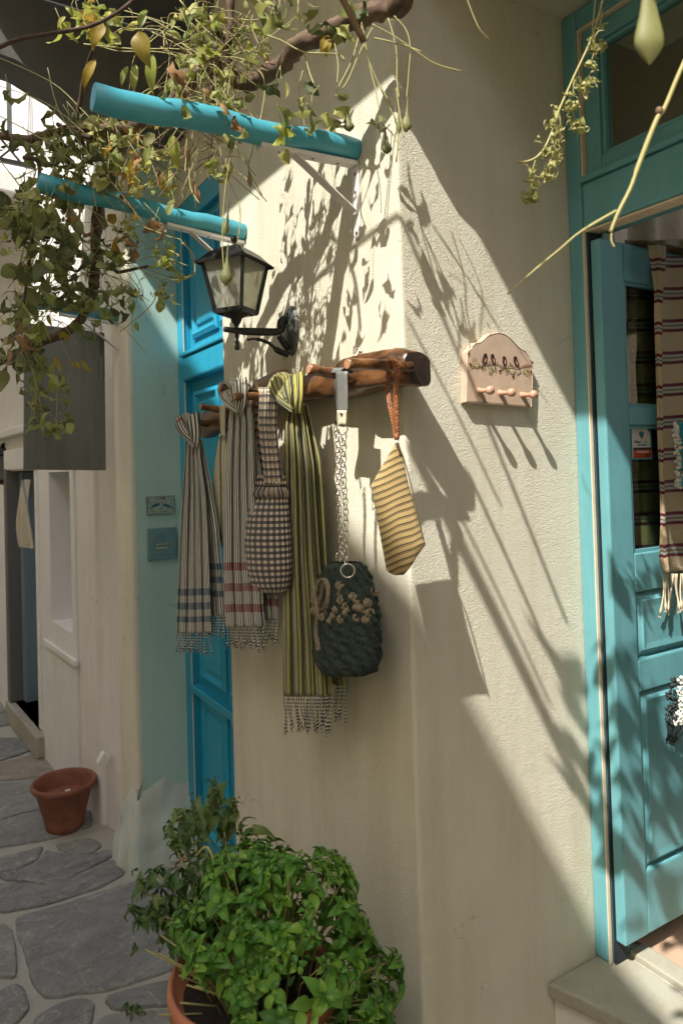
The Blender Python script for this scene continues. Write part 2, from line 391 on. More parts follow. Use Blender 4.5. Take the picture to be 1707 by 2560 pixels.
# woven cloth from UVs: u across the cloth, v along it
def woven(name, stops, freq, bands=(), dash=220, dashamt=.35, vfreq=None, vstops=None, bump=.5, k_v=1.0, rough=.9, wob=0.0):
    g = NG(name); u, v = g.sep(g.tc.outputs['UV'])[:2]
    if wob: u = g.math('ADD', u, g.math('MULTIPLY', g.noise(3, 2, .5, coord='UV'), wob))
    fu = g.math('FRACT', g.math('MULTIPLY', u, freq))
    col = g.ramp(fu, stops, 'CONSTANT')
    if vfreq:
        fv = g.math('FRACT', g.math('MULTIPLY', v, vfreq))
        c2 = g.ramp(fv, vstops, 'CONSTANT'); col = g.mix(1.0, col, c2, 'MULTIPLY')
    for (a, b, c, amt) in bands:
        inb = g.math('MULTIPLY', g.math('GREATER_THAN', v, a), g.math('LESS_THAN', v, b))
        col = g.mix(g.math('MULTIPLY', inb, amt), col, c, 'MULTIPLY')
    d = g.math('SINE', g.math('ADD', g.math('MULTIPLY', v, dash*6.28), g.math('MULTIPLY', u, freq*12.56)))
    dk = g.math('MULTIPLY', g.math('MULTIPLY', g.math('ADD', d, 1.0), .5), dashamt)
    col = g.mix(dk, col, tuple(.45 for _ in range(3))+(1,), 'MULTIPLY')
    nz = g.noise(300, 3, .6)
    col = g.mix(g.math('MULTIPLY', nz, .3), col, tuple(.6 for _ in range(3))+(1,), 'MULTIPLY')
    nm = g.bump(d, bump, .0006, g.bump(g.noise(40, 4, .6), .25, .002))
    m = g.fin(col, rough, 0, nm, .15); g.b.inputs['Sheen Weight'].default_value = .25; return m
CR = (.80, .76, .63, 1); DK = (.035, .050, .052, 1)
M['scarf1'] = woven('grey cream striped weave, blue bands', [(0, CR), (.5, DK), (.92, (.20, .20, .17, 1))], 34, [(.775, .81, (.10, .22, .42, 1), .85), (.845, .88, (.10, .22, .42, 1), .85), (.915, .945, (.10, .22, .42, 1), .85)])
M['scarf1b'] = woven('grey cream striped weave, blue bands on short tail', [(0, CR), (.5, DK), (.92, (.20, .20, .17, 1))], 20, [(.70, .735, (.10, .22, .42, 1), .85), (.775, .81, (.10, .22, .42, 1), .85), (.855, .89, (.10, .22, .42, 1), .85)])
M['scarf2'] = woven('grey cream striped weave, maroon bands', [(0, CR), (.5, DK), (.92, (.20, .20, .17, 1))], 32, [(.72, .755, (.55, .10, .16, 1), .85), (.81, .845, (.62, .14, .2, 1), .85), (.90, .935, (.55, .10, .16, 1), .85)])
M['scarf3'] = woven('olive yellow striped weave', [(0, (.50, .44, .10, 1)), (.34, (.045, .055, .030, 1)), (.46, (.42, .40, .20, 1)), (.60, (.045, .055, .030, 1)), (.88, (.30, .30, .14, 1))], 17, dashamt=.4)
M['fringe'] = (lambda g: g.fin(g.ramp(g.math('FRACT', g.math('ADD', g.sep(g.tc.outputs['UV'])[0], g.sep(g.tc.outputs['UV'])[1])), [(0, (.62, .58, .48, 1)), (.5, (.03, .045, .06, 1))], 'CONSTANT'), .9, 0, None, .1))(NG('two tone twisted fringe'))
M['creamfringe'] = plain('cream yarn', (.66, .55, .38), .9)
NV = (.28, .32, .44, 1)
M['check'] = woven('navy gingham', [(0, (.80, .64, .42, 1)), (.5, (.17, .18, .21, 1))], 11, vfreq=20, vstops=[(0, (1, 1, 1, 1)), (.5, (.15, .165, .21, 1))], dashamt=.15)
M['checkstrap'] = woven('navy plaid strap', [(0, (.78, .62, .40, 1)), (.3, (.30, .28, .26, 1)), (.5, (.78, .62, .40, 1)), (.8, (.05, .07, .13, 1))], 3, vfreq=13, vstops=[(0, (1, 1, 1, 1)), (.55, (.16, .20, .34, 1)), (.8, (.5, .5, .5, 1))], dashamt=.2)
M['pouch'] = woven('yellow black striped weave', [(0, (.64, .46, .20, 1)), (.62, (.055, .045, .02, 1)), (.80, (.50, .37, .17, 1)), (.90, (.08, .06, .03, 1))], 19, dashamt=.35, wob=.02)
M['clutch'] = plain('pale cream woven', (.60, .58, .40), .85, 0, .2, 120, .4, .001)
M['crochet'] = plain('dark green crochet yarn', (.036, .056, .045), .95, 0, .45, 160, .8, .003)
M['crochet_be'] = plain('beige crochet yarn', (.30, .25, .165), .95, 0, .3, 200, .6, .002)
R_ = (.13, .010, .022, 1); CB = (.54, .43, .26, 1); GW = (.40, .43, .38, 1)
M['rug'] = woven('cream cloth with maroon bands', [(0, (1, 1, 1, 1)), (.999, (1, 1, 1, 1))], 1, vfreq=10.3,
    vstops=[(0, CB), (.27, CB), (.42, R_), (.52, GW), (.60, (.20, .12, .04, 1)), (.645, GW), (.72, R_), (.82, CB)], dashamt=.1, k_v=1)
M['dotcurtain'] = (lambda g: g.fin(g.mix(g.ramp((lambda q: (setattr(q.inputs['Scale'], 'default_value', 16), setattr(q.inputs['Randomness'], 'default_value', .35), q.outputs[0])[2])(g.n('ShaderNodeTexVoronoi')), [(.10, 1.0), (.14, 0.0)]), (.50, .40, .26, 1), (.12, .02, .02, 1)), .9))(NG('cream curtain with dark dots'))
# ================================================================ SETTING
# ---- paving: mortar sheet and stones
gb = MB(); gb.grid(lambda u, v: (Vector((lerp(-60, 60, u), lerp(-60, 60, v), ZG-.012)), (u, v)), 2, 2)
ground = gb.build('ground', M['stucco_far'], kind='structure')
street = MB(); street.grid(lambda u, v: (Vector((lerp(-2.5, 2.2, u), lerp(-2.5, 16, v), ZG+.004*noise.noise((u*16, v*60, 3)))), (u, v)), 60, 200)
street = street.build('street_paving', M['mortar'], smooth=True, kind='structure')
stones_z = [  # traced paving stones; coordinates of the left-bottom crop of the photograph
 [(-40,-5),(190,-5),(235,55),(120,105),(-40,150)], [(-60,168),(120,128),(262,82),(372,190),(285,238),(120,262),(-60,275)],
 [(-60,292),(120,280),(285,254),(400,300),(470,430),(330,442),(150,480),(-60,540)], [(-60,560),(150,498),(340,458),(590,470),(592,572),(330,650),(-60,715)],
 [(-60,800),(60,765),(280,706),(245,790),(120,850),(-60,880)], [(375,690),(590,650),(668,698),(600,745),(480,758),(400,735)],
 [(-60,905),(130,860),(265,800),(300,735),(365,745),(480,775),(610,762),(715,725),(730,770),(490,885),(380,985),(280,945),(120,925)],
 [(-60,945),(110,942),(280,965),(375,1005),(480,975),(500,905),(735,790),(815,880),(640,975),(330,1070),(40,1130),(-60,1110)],
 [(110,1172),(420,1085),(680,1000),(900,932),(1080,950),(1250,1010),(1260,1480),(1000,1550),(740,1630),(300,1690),(228,1600),(170,1400),(125,1290)],
 [(-60,1210),(50,1225),(95,1330),(112,1480),(105,1560),(-60,1545)], [(-60,1690),(20,1650),(100,1605),(150,1640),(190,1750),(110,1870),(-60,1880)],
 [(225,1850),(262,1800),(400,1735),(525,1700),(615,1722),(600,1850),(560,1900),(230,1900)], [(690,1700),(850,1645),(1150,1575),(1260,1600),(1260,1715),(900,1752),(745,1765)],
 [(640,1860),(700,1812),(1000,1790),(1260,1775),(1260,1900),(640,1900)], [(1290,1000),(1500,950),(1700,980),(1700,1400),(1290,1470)], [(1290,1500),(1700,1430),(1700,1900),(1290,1900)]]
def stone_obj(P, mat):
    c = sum(P, Vector())/len(P); n = len(P)
    # round the outline
    Q = []
    for i in range(n):
        a, b, d = P[i-1], P[i], P[(i+1) % n]
        ra = min(.3, .012/max((b-a).length, .01)); rb = min(.3, .012/max((d-b).length, .01))
        Q += [b.lerp(a, ra), b.lerp(d, rb)]
    P = []
    for i in range(len(Q)):
        a, b = Q[i], Q[(i+1) % len(Q)]; k = max(1, int((b-a).length/.035))
        for j in range(k):
            q = a.lerp(b, j/k); w = Vector((noise.noise(q*22), noise.noise(q*22+Vector((9, 0, 0))), 0))*.011+Vector((noise.noise(q*60), noise.noise(q*60+Vector((9, 0, 0))), 0))*.004
            P.append(q+(q-c).normalized()*.007+w*(1 if j else .5))
    n = len(P); h = .010+.006*rnd.random(); tx, ty = rnd.uniform(-.012, .012), rnd.uniform(-.012, .012)
    vs = []
    for p in P: vs.append(Vector((p.x, p.y, ZG-.006)))
    for p in P:
        q = p+(c-p).normalized()*.004; vs.append(Vector((q.x, q.y, ZG+h*.75)))
    for p in P:
        q = p+(c-p).normalized()*min(.016, (c-p).length*.2); vs.append(Vector((q.x, q.y, ZG+h+(q.x-c.x)*tx+(q.y-c.y)*ty)))
    vs.append(Vector((c.x, c.y, ZG+h*1.05)))
    fs = []
    for r in (0, 1):
        fs += [(r*n+i, r*n+(i+1) % n, (r+1)*n+(i+1) % n, (r+1)*n+i) for i in range(n)]
    fs += [(2*n+i, 2*n+(i+1) % n, 3*n) for i in range(n)]
    m = MB().add(vs, fs); return m.build('stone', mat, street, smooth=False)
zs = .3827
traced = []
for poly in stones_z:
    P = []
    for k, (a, b) in enumerate(poly):
        p = onZ(a*zs, 1850+b*zs, ZG); P.append(Vector((p.x, p.y, 0)))
    P = P if sum(P[i-1].x*P[i].y-P[i].x*P[i-1].y for i in range(len(P))) > 0 else P[::-1]
    traced.append((min(p.x for p in P), max(p.x for p in P), min(p.y for p in P), max(p.y for p in P)))
    stone_obj(P, M['stone_lt'] if len(traced) in (2,) else M['stone'])
# further stones up and down the street: jittered brick-like slabs
def jslabs(x0, x1, y0, y1, dx, dy, big=1.0):
    y = y0; row = 0
    while y < y1:
        hgt = dy*rnd.uniform(.8, 1.25); x = x0-rnd.random()*dx
        while x < x1:
            w = dx*rnd.uniform(.7, 1.4)
            cx, cy = x+w/2, y+hgt/2
            def sx_(q): dd = q.dot(FW); return PPX+F*q.dot(RT)/dd if dd > .3 else -999
            seen = any(-25 < sx_(Vector((ax, ay, ZG))) for ax in (x, x+w) for ay in (y, y+hgt))
            if (y >= 4.0 and not any(a-.05 < cx < b+.05 and c-.1 < cy < d+.12 for a, b, c, d in traced)) or (y < 4.0 and not seen) or (y < 1.6 and x+w < .4):
                g_ = .016; j = lambda: rnd.uniform(-.018, .018)
                P = [Vector((x+g_+j(), y+g_+j(), 0)), Vector((x+w/2, y+g_+j(), 0)), Vector((x+w-g_+j(), y+g_+j(), 0)), Vector((x+w-g_+j(), y+hgt-g_+j(), 0)),
                     Vector((x+w*.5, y+hgt-g_+j(), 0)), Vector((x+g_+j(), y+hgt-g_+j(), 0))]
                stone_obj(P, M['stone'] if rnd.random() < .8 else M['stone_lt'])
            x += w
        y += hgt
jslabs(-.9, .62, 4.05, 9.5, .42, .36); jslabs(-2.2, .75, .4, 4.0, .5, .42)
# ---- limestone steps and indoor floor
def flat_poly(pts, z0, z1): return MB().prism([Vector((p.x, p.y, z0)) for p in pts], (0, 0, z1-z0))
# ================================================================ SHOP BUILDING (our side of the street)
shop = thing('shop_building', 'cream plastered shop whose corner wall carries the driftwood rack and scarves', 'building', (1.3, 1.3, ZG))
def wall_plan(pts, z0, z1, r=.014, wob=.0025):
    """pts: open polyline of the visible faces, outward side on its right; closed behind by the caller's extra points"""
    out = []
    for i, p in enumerate(pts):
        p = Vector((*p[:2], 0)) if len(p) < 3 else Vector((p[0], p[1], 0))
        rr = pts[i][2] if len(pts[i]) > 2 else 0
        if rr:
            a = Vector((*pts[i-1][:2], 0)); d = Vector((*pts[(i+1) % len(pts)][:2], 0))
            for t in (0, .25, .5, .75, 1):
                u = p+(a-p).normalized()*rr; w = p+(d-p).normalized()*rr
                out.append((1-t)**2*u+2*t*(1-t)*p+t*t*w)
        else: out.append(p)
    return MB().prism([Vector((q.x, q.y, z0)) for q in out], (0, 0, z1-z0))
wall_plan([(XS, 2.395, .02), (XS, YW, .012), (1.72, YW), (1.72, 2.395)], ZG-.02, 3.3).build('corner_wall', M['stucco'], shop, smooth=False)
MB().bb(XS+.002, 1.9, -2.5, YW-.001, 1.19, 3.3).build('lintel_wall', M['stucco'], shop)
MB().bb(XS, 1.72, -2.5, .30, ZG-.02, 1.188).build('side_wall', M['stucco'], shop)
MB().bb(1.108, 1.72, 2.396, 3.279, 1.235, 3.3).build('lintel_wall', M['stucco'], shop)
# roof overhang above the wall: its street-side edge draws the upper shadow line
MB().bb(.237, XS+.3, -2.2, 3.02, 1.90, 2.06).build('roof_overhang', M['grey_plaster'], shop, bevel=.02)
# small mortar fillet at the foot of the recess wall
# ---- shop door frame (plane X = 1.53)
XD = 1.53; zt0, zt1 = .603, .722; zh = 1.135; zs_ = -1.30
df = thing('shop_doorway', 'turquoise shop doorway with glazed fanlight and leaf standing open inward', 'doorway', (XD, .8, zs_))
MB().bb(XD, XD+.09, YW-.047, YW-.001, zs_, 1.187).build('door_frame', M['blue'], df, bevel=.006)
MB().bb(XD, XD+.09, .305, .352, zs_, 1.187).build('door_frame', M['blue'], df, bevel=.006)
MB().bb(XD+.001, XD+.09, .353, YW-.048, zh, 1.186).build('head_frame', M['blue'], df, bevel=.006)
MB().bb(XD-.004, XD+.10, .353, YW-.052, zt0, zt1).build('transom_bar', M['blue'], df, bevel=.008)
MB().bb(XD-.012, XD+.02, .353, YW-.053, zt1+.001, zt1+.018).build('transom_moulding', M['blue'], df, bevel=.005)
for (a, b) in (((YW-.052), zs_+.002),):
    MB().bb(XD-.001, XD+.009, YW-.0505, YW-.0475, zs_+.003, zt0-.001).build('seal_strip', M['cream_trim'], df)
MB().bb(XD+.012, XD+.06, YW-.0585, YW-.053, zs_+.003, zt0-.001).build('seal_gap', M['dark_gap'], df)  # dark strip painted in for the shaded groove beside the leaf
MB().bb(XD+.004, XD+.05, YW-.0525, YW-.0485, zt1+.02, zh-.001).build('seal_strip', M['cream_trim'], df)
MB().bb(XD+.004, XD+.05, .36, YW-.053, zt0-.006, zt0-.001).build('seal_strip', M['cream_trim'], df)
MB().bb(XD+.004, XD+.05, .36, YW-.053, zh-.006, zh-.001).build('seal_strip', M['cream_trim'], df)
# fanlight sash
fy1 = YW-.056
fs_ = MB(); x0, x1 = XD+.014, XD+.055
fs_.bb(x0, x1, fy1-.046, fy1, zt1+.019, zh-.007); fs_.bb(x0, x1, .36, .41, zt1+.019, zh-.007)
fs_.bb(x0+.0005, x1, .41, fy1-.046, zt1+.019, zt1+.062); fs_.bb(x0+.0005, x1, .41, fy1-.046, zh-.055, zh-.007)
fan = fs_.build('fanlight_sash', M['blue'], df, bevel=.005)
bd = MB(); 
for (a, b, c, d) in ((fy1-.058, fy1-.047, zt1+.063, zh-.056), (.411, .422, zt1+.063, zh-.056)): bd.bb(x0+.008, x1-.004, a, b, c, d)
bd.bb(x0+.008, x1-.004, .423, fy1-.059, zt1+.063, zt1+.073); bd.bb(x0+.008, x1-.004, .423, fy1-.059, zh-.066, zh-.056)
bd.build('glazing_bead', M['blue'], fan, bevel=.003)
MB().bb(x0+.02, x0+.024, .415, fy1-.05, zt1+.064, zh-.057).build('pane', M['glass'], fan)
# ---- open leaf (plane Y = const, hinged at the frame)
YL = 1.225; XL0, XL1 = 1.540, 2.36; ZL0, ZL1 = -1.235, .572; TH = .030
lf = MB()
st = 1.632
lf.bb(XL0, st, YL, YL+TH, ZL0, ZL1); lf.bb(XL1-.10, XL1, YL, YL+TH, ZL0, ZL1)
for a, b in ((.470, ZL1), (.088, .138), (-.352, -.250), (-.612, -.528), (ZL0, -1.075)):
    lf.bb(st+.0005, XL1-.1005, YL+.0006, YL+TH-.0006, a, b)
leaf_o = lf.build('door_leaf', M['blue'], df, bevel=.004)
for a, b in ((.1385, .4695), (-.2495, .0875)):
    MB().bb(st+.001, XL1-.101, YL+.016, YL+.020, a, b).build('pane', M['glass'], leaf_o)
    m = MB()
    m.bb(st+.001, st+.010, YL+.006, YL+.015, a, b); m.bb(st+.0105, XL1-.11, YL+.006, YL+.015, a, a+.008); m.bb(st+.0105, XL1-.11, YL+.006, YL+.015, b-.008, b)
    m.build('glazing_bead', M['blue'], leaf_o)
def raised_panel(x0, x1, z0, z1, y, depth, mat, parent, bw=.022, axis='y', sgn=-1):
    """panel with bevelled moulding around a raised field"""
    rings = [(0, 0), (.004, depth*.9), (bw, depth*.15), (bw+.002, -depth*.25), (bw+.018, -depth*.1)]
    m = MB(); vs = []
    for (o, d) in rings:
        for (a, b) in ((x0+o, z0+o), (x1-o, z0+o), (x1-o, z1-o), (x0+o, z1-o)):
            vs.append((a, y+d, b) if axis == 'y' else (y+d, a, b))
    fs = []
    for r in range(len(rings)-1):
        fs += [(r*4+i, r*4+(i+1) % 4, (r+1)*4+(i+1) % 4, (r+1)*4+i) for i in range(4)]
    fs.append(tuple((len(rings)-1)*4+i for i in range(4)))
    return m.add(vs, fs).build('door_panel', mat, parent)
raised_panel(st, XL1-.1, -.528, -.352, YL+.002, .014, M['blue'], leaf_o)
raised_panel(st, XL1-.1, -1.075, -.612, YL+.002, .014, M['blue'], leaf_o)
# ---- step slab, threshold, indoor tiles
stepth = thing('door_step', 'worn pale marble doorstep slab below the shop doorway', 'step', (1.45, 1.0, zs_))
c1 = Vector((1.351, YW-.003, 0)); 
slab = [c1, Vector((1.425, 1.08, 0)), Vector((1.47, .80, 0)), Vector((1.50, .32, 0)), Vector((1.60, .32, 0)), Vector((1.60, YW-.003, 0))]
flat_poly(slab, zs_-.038, zs_-.0015).build('slab', M['marble'], stepth, bevel=.006)
ris = [Vector((1.375, YW-.003, 0)), Vector((1.45, 1.05, 0)), Vector((1.50, .80, 0)), Vector((1.53, .32, 0)), Vector((1.70, .32, 0)), Vector((1.70, YW-.003, 0))]
flat_poly(ris, ZG, zs_-.039).build('riser', M['stucco_white'], stepth)
MB().bb(1.605, 1.66, .32, YW-.05, zs_-.03, zs_+.012).build('threshold', M['marble'], stepth, bevel=.004)
flr = MB().bb(1.601, 4.2, -1.4, YW+1.0, zs_-.05, zs_-.006).build('indoor_floor', M['mortar'], None, kind='structure')
for i in range(8):
    for j in range(8):
        x = 1.664+i*.305; y = -.95+j*.29
        MB().bb(x, x+.30, y, y+.285, zs_-.005, zs_+.003).build('floor_tile', M['tile'], flr, bevel=.001, seg=1)
# ---- dim shop interior
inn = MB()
inn.bb(4.2, 4.25, -1.5, 2.4, zs_, 1.3); inn.bb(1.73, 4.2, 2.35, 2.40, zs_, 1.3); inn.bb(1.73, 4.2, -1.5, -1.45, zs_, 1.3); inn.bb(1.73, 2.5, -1.45, 2.35, 1.25, 1.30); inn.bb(3.9, 4.2, -1.45, 2.35, 1.25, 1.30)  # ceiling left open in the middle, added to brighten the room
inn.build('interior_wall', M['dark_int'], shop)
sh = thing('shop_shelf', 'dark wooden shelf post standing inside the shop behind the doorway', 'shelf', (2.3, 1.9, zs_))
MB().bb(2.22, 2.30, 1.78, 1.95, zs_, .95).build('post', M['plastic_brown'], sh)
for z in (-.7, -.1, .5): MB().bb(2.305, 2.9, 1.8, 2.1, z, z+.03).build('shelf_board', M['plastic_brown'], sh)
cu = MB(); cu.grid(lambda u, v: (Vector((lerp(2.32, 3.2, u), 1.72+.02*math.sin(u*30), lerp(1.15, -.4, v))), (u, v)), 60, 6)
tag(cu.build('dotted_curtain', M['dotcurtain'], None, smooth=True, loc=(2.5, 1.7, .3)), 'cream curtain with small dark dots hanging inside above the open leaf', 'curtain')
# ================================================================ NEIGHBOUR HOUSE
YT = 3.28; XT = .87; XD2 = 1.106
nb = thing('neighbour_house', 'white house along the lane whose end wall, painted with aqua bounce light, holds the intercom', 'building', (.95, 4.5, ZG))
wall_plan([(1.3, YT), (.898, YT), (.898, 3.4), (1.3, 3.4)][::-1], ZG-.02, 3.4).build('end_wall', M['stucco_aqua_bounce'], nb)
# street face: strips of the pier beside the aqua-tinted end wall
wall_plan([(.8975, 3.60), (.8975, 3.279), (XT, 3.279, .02), (.850, 3.48, .012), (.895, 3.50), (.897, 3.60)][::-1], ZG-.02, 3.38).build('pier', M['stucco'], nb)
wall_plan([(1.25, 3.5), (.893, 3.52), (.838, 3.74, .01), (.815, 3.75, .015), (.785, 4.08, .02), (1.25, 4.10)][::-1], ZG-.02, 3.36).build('pier', M['stucco_white'], nb)
# lumpy plaster foot under the corner
pf = MB()
def foot(u, v):
    ang = lerp(-.15, 1.0, u); h = v
    pts = [(1.12, 3.262), (.99, 3.255), (.865, 3.262), (.835, 3.33), (.835, 3.45), (.845, 3.52), (.86, 3.58)]
    k = u*(len(pts)-1); i = min(int(k), len(pts)-2); p = Vector((*pts[i], 0)).lerp(Vector((*pts[i+1], 0)), k-i)
    out = (1-h)**1.6*.055*(1-max(0, u-.5)*1.6)+.003; n_ = noise.noise((u*9, h*5, 1.3))*.016+noise.noise((u*25, h*14, 5))*.006
    d = Vector((-.35, -1, 0)).normalized() if u < .35 else Vector((-1, -.25, 0)).normalized()
    top = ZG+.44-.38*max(0, u-.33)+.05*noise.noise((u*5, 0, 7))
    return Vector((p.x, p.y, lerp(ZG-.01, top, h)))+d*(out+n_*(1-h*.6)-.07*h**3), (u, v)
pf.grid(foot, 60, 24)
pf.build('plaster_foot', M['stucco_foot'], nb, smooth=True)
MB().box((.812, 3.66, ZG+.36), (.022, .022, .028), Matrix.Rotation(.6, 3, 'Y')).build('drain_spout', M['stucco_white'], nb, bevel=.004)
# facade B with openings
FA = Vector((.80, 3.73, 0)); FD = (Vector((.606, 6.204, 0))-FA).normalized(); FN = Vector((-FD.y, FD.x, 0))   # FN points to the street (-X)
if FN.x > 0: FN = -FN
def fb(s, z, out=0.0): return FA+FD*s+FN*out+Vector((0, 0, z))
def facade(s0, s1, z0, z1, holes, depth, mat, parent, name, out=0.0):
    ss = sorted({s0, s1} | {h[0] for h in holes} | {h[1] for h in holes}); zz = sorted({z0, z1} | {h[2] for h in holes} | {h[3] for h in holes})
    m = MB()
    for a, b in zip(ss, ss[1:]):
        for c, d in zip(zz, zz[1:]):
            if any(h[0] <= a and b <= h[1] and h[2] <= c and d <= h[3] for h in holes): continue
            m.add([fb(a, c, out), fb(b, c, out), fb(b, d, out), fb(a, d, out)], [(0, 1, 2, 3)])
    for (a, b, c, d) in holes:
        for p, q in (((a, c), (b, c)), ((b, c), (b, d)), ((b, d), (a, d)), ((a, d), (a, c))):
            m.add([fb(*p, out), fb(*q, out), fb(*q, out-depth), fb(*p, out-depth)], [(0, 1, 2, 3)])
    # ends and back
    for e in (s0, s1): m.add([fb(e, z0, out), fb(e, z1, out), fb(e, z1, out-.9), fb(e, z0, out-.9)], [(0, 1, 2, 3)])
    m.add([fb(s0, z1, out), fb(s1, z1, out), fb(s1, z1, out-.9), fb(s0, z1, out-.9)], [(0, 1, 2, 3)])
    return m.build(name, mat, parent)
facade(.33, 9.0, ZG-.02, 3.3, [(.40, .84, -.86, .02), (1.17, 1.92, -1.60, .04)], .32, M['stucco_far'], nb, 'street_wall')
m = MB(); m.add([fb(.40, -.86, -.315), fb(.84, -.86, -.315), fb(.84, .02, -.315), fb(.40, .02, -.315)], [(0, 1, 2, 3)]); m.build('niche_back', M['stucco_far'], nb)
def fbar(s0, s1, z0, z1, o0, o1, name, mat, parent, bevel=.004):
    m = MB(); P = [fb(s0, z0, o0), fb(s1, z0, o0), fb(s1, z0, o1), fb(s0, z0, o1)]
    m.prism(P, (0, 0, z1-z0)); return m.build(name, mat, parent, bevel=bevel)
fbar(.30, .98, -1.02, -.985, .001, .02, 'sill_moulding', M['stucco_far'], nb)
# stone doorway down the lane
fbar(1.90, 1.99, -1.60, .06, -.25, .035, 'stone_jamb', M['grey_plaster'], nb, .01)
fbar(1.10, 1.17, -1.58, .06, -.05, .012, 'stone_jamb', M['stucco_far'], nb, .01)
fbar(1.10, 1.99, .045, .19, -.2, .03, 'stone_lintel', M['stucco_far'], nb, .01)
fbar(1.02, 2.35, .275, .33, .001, .07, 'cornice', M['stucco_far'], nb, .008)
fbar(1.08, 2.0, -1.74, -1.60, -.30, .05, 'stone_threshold', M['marble'], nb, .012)
fbar(1.18, 1.90, -1.595, .035, -.235, -.20, 'door_panel_far', M['dullblue'], nb)
far_leaf = fbar(1.80, 1.895, -1.59, .03, -.19, -.05, 'door_leaf', M['dullblue'], nb)
fbar(1.24, 1.78, -1.5, -.9, -.195, -.185, 'door_panel', M['dullblue'], nb); fbar(1.24, 1.78, -.75, -.1, -.195, -.185, 'door_panel', M['dullblue'], nb)
fl = thing('clear_plastic_notice', 'clear plastic notice sheet fixed beside the far stone doorway', 'notice', tuple(fb(1.35, -.2, .02)))
m = MB(); m.grid(lambda u, v: (fb(lerp(1.16, 1.52, u), lerp(-.02, -.46, v), .03+.02*math.sin(u*5+v*4)), (u, v)), 8, 12); m.build('sheet', M['plasticfilm'], fl, smooth=True)
for s_ in (1.19, 1.49): MB().ball(fb(s_, -.43, .045), .006, 8).build('pin', M['screw'], fl)
# small dark window and lantern at the picture's left rim
fbar(2.62, 2.80, -.78, -.40, .002, .02, 'small_window', M['dullblue'], nb, .003)
# balcony with railing above the lane
bal = thing('lane_balcony', 'small balcony with black iron railing on the far white house', 'balcony', tuple(fb(1.9, 2.2, .3)))
m = MB(); m.prism([fb(.98, 1.72, .0), fb(2.9, 1.72, .0), fb(2.9, 1.72, .85), fb(.98, 1.72, .85)], (0, 0, .13)); m.build('slab', M['stucco_far'], bal, bevel=.01)
for k, z in enumerate((1.91, 2.06, 2.83)):
    m = MB(); m.bar(fb(1.0, z, .83), fb(2.88, z, .83), .026, .026); m.build('rail', M['iron'], bal)
    m = MB(); m.bar(fb(1.0, z, .815), fb(1.0, z, 0.0), .026, .026); m.build('rail', M['iron'], bal)
for i in range(13):
    s_ = 1.0+i*.15; MB().tube([fb(s_, 2.07, .83), fb(s_, 2.82, .83)], .014, 6).build('baluster', M['iron_grey'], bal)
for i in range(6):
    o_ = .83-i*.125; MB().tube([fb(1.0, 2.07, o_-.06), fb(1.0, 2.82, o_-.06)], .015, 6).build('baluster', M['iron_grey'], bal)
    m = MB(); m.bar(fb(1.0, 1.92, o_), fb(1.0, 2.05, o_-.12), .012, .012); m.bar(fb(1.001, 1.92, o_-.12), fb(1.001, 2.05, o_), .0118, .0118); m.build('lattice', M['iron'], bal)
# ---- archway over the lane
ar = MB(); AY0, AY1 = 3.06, 3.26
cur = [(0, 134), (40, 148), (98, 187), (140, 212), (190, 262), (235, 286), (290, 300), (340, 308)]
P = [onY(a, b, AY0) for a, b in cur]
P = [Vector((-2.4, AY0, 1.9)), Vector((-2.0, AY0, 2.1)), Vector((-1.2, AY0, 2.28)), Vector((-.4, AY0, 2.30)), Vector((.1, AY0, 2.24))] + [Vector((p.x, AY0, p.z)) for p in P] + [Vector((.96, AY0, P[-1].z)), Vector((1.1, AY0, P[-1].z+.01))]
poly = P + []
m = MB(); n = len(P)
for i in range(n-1):
    a, b = P[i], P[i+1]; ta, tb = Vector((a.x, AY0, 2.85)), Vector((b.x, AY0, 2.85)); o = Vector((0, AY1-AY0, 0))
    m.add([a, b, tb, ta, a+o, b+o, tb+o, ta+o], [(0, 1, 2, 3), (4, 7, 6, 5), (0, 4, 5, 1), (3, 2, 6, 7)])
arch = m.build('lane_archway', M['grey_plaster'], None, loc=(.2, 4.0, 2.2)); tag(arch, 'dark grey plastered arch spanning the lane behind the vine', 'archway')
# ---- door 2 (deep turquoise), recess between shop and neighbour
d2 = thing('house_door', 'deep turquoise panelled house door in the recess behind the scarves', 'doorway', (XD2, 2.9, ZG))
MB().bb(XD2, XD2+.08, YT-.085, YT-.002, ZG, 1.232).build('door_frame', M['blue2'], d2, bevel=.006)
MB().bb(XD2, XD2+.08, 2.397, 2.45, ZG, 1.232).build('door_frame', M['blue2'], d2, bevel=.006)
MB().bb(XD2+.001, XD2+.08, 2.451, YT-.086, 1.13, 1.231).build('head_frame', M['blue2'], d2, bevel=.006)
MB().bb(XD2-.012, XD2+.08, 2.451, YT-.0865, .415, .522).build('transom_bar', M['blue2'], d2, bevel=.01)
MB().bb(XD2-.022, XD2+.02, 2.451, YT-.087, .523, .542).build('transom_moulding', M['blue2'], d2, bevel=.005)
MB().bb(XD2-.001, XD2+.004, YT-.0895, YT-.0875, ZG+.01, .41).build('seal_strip', M['cream_trim'], d2)
MB().bb(XD2-.001, XD2+.004, YT-.0895, YT-.0875, .545, 1.128).build('seal_strip', M['cream_trim'], d2)
tb_ = MB().bb(XD2+.034, XD2+.06, 2.452, YT-.088, .545, 1.129).build('transom_board', M['blue2'], d2)
l2 = MB().bb(XD2+.034, XD2+.06, 2.452, YT-.088, ZG+.005, .414).build('door_leaf', M['blue2'], d2)
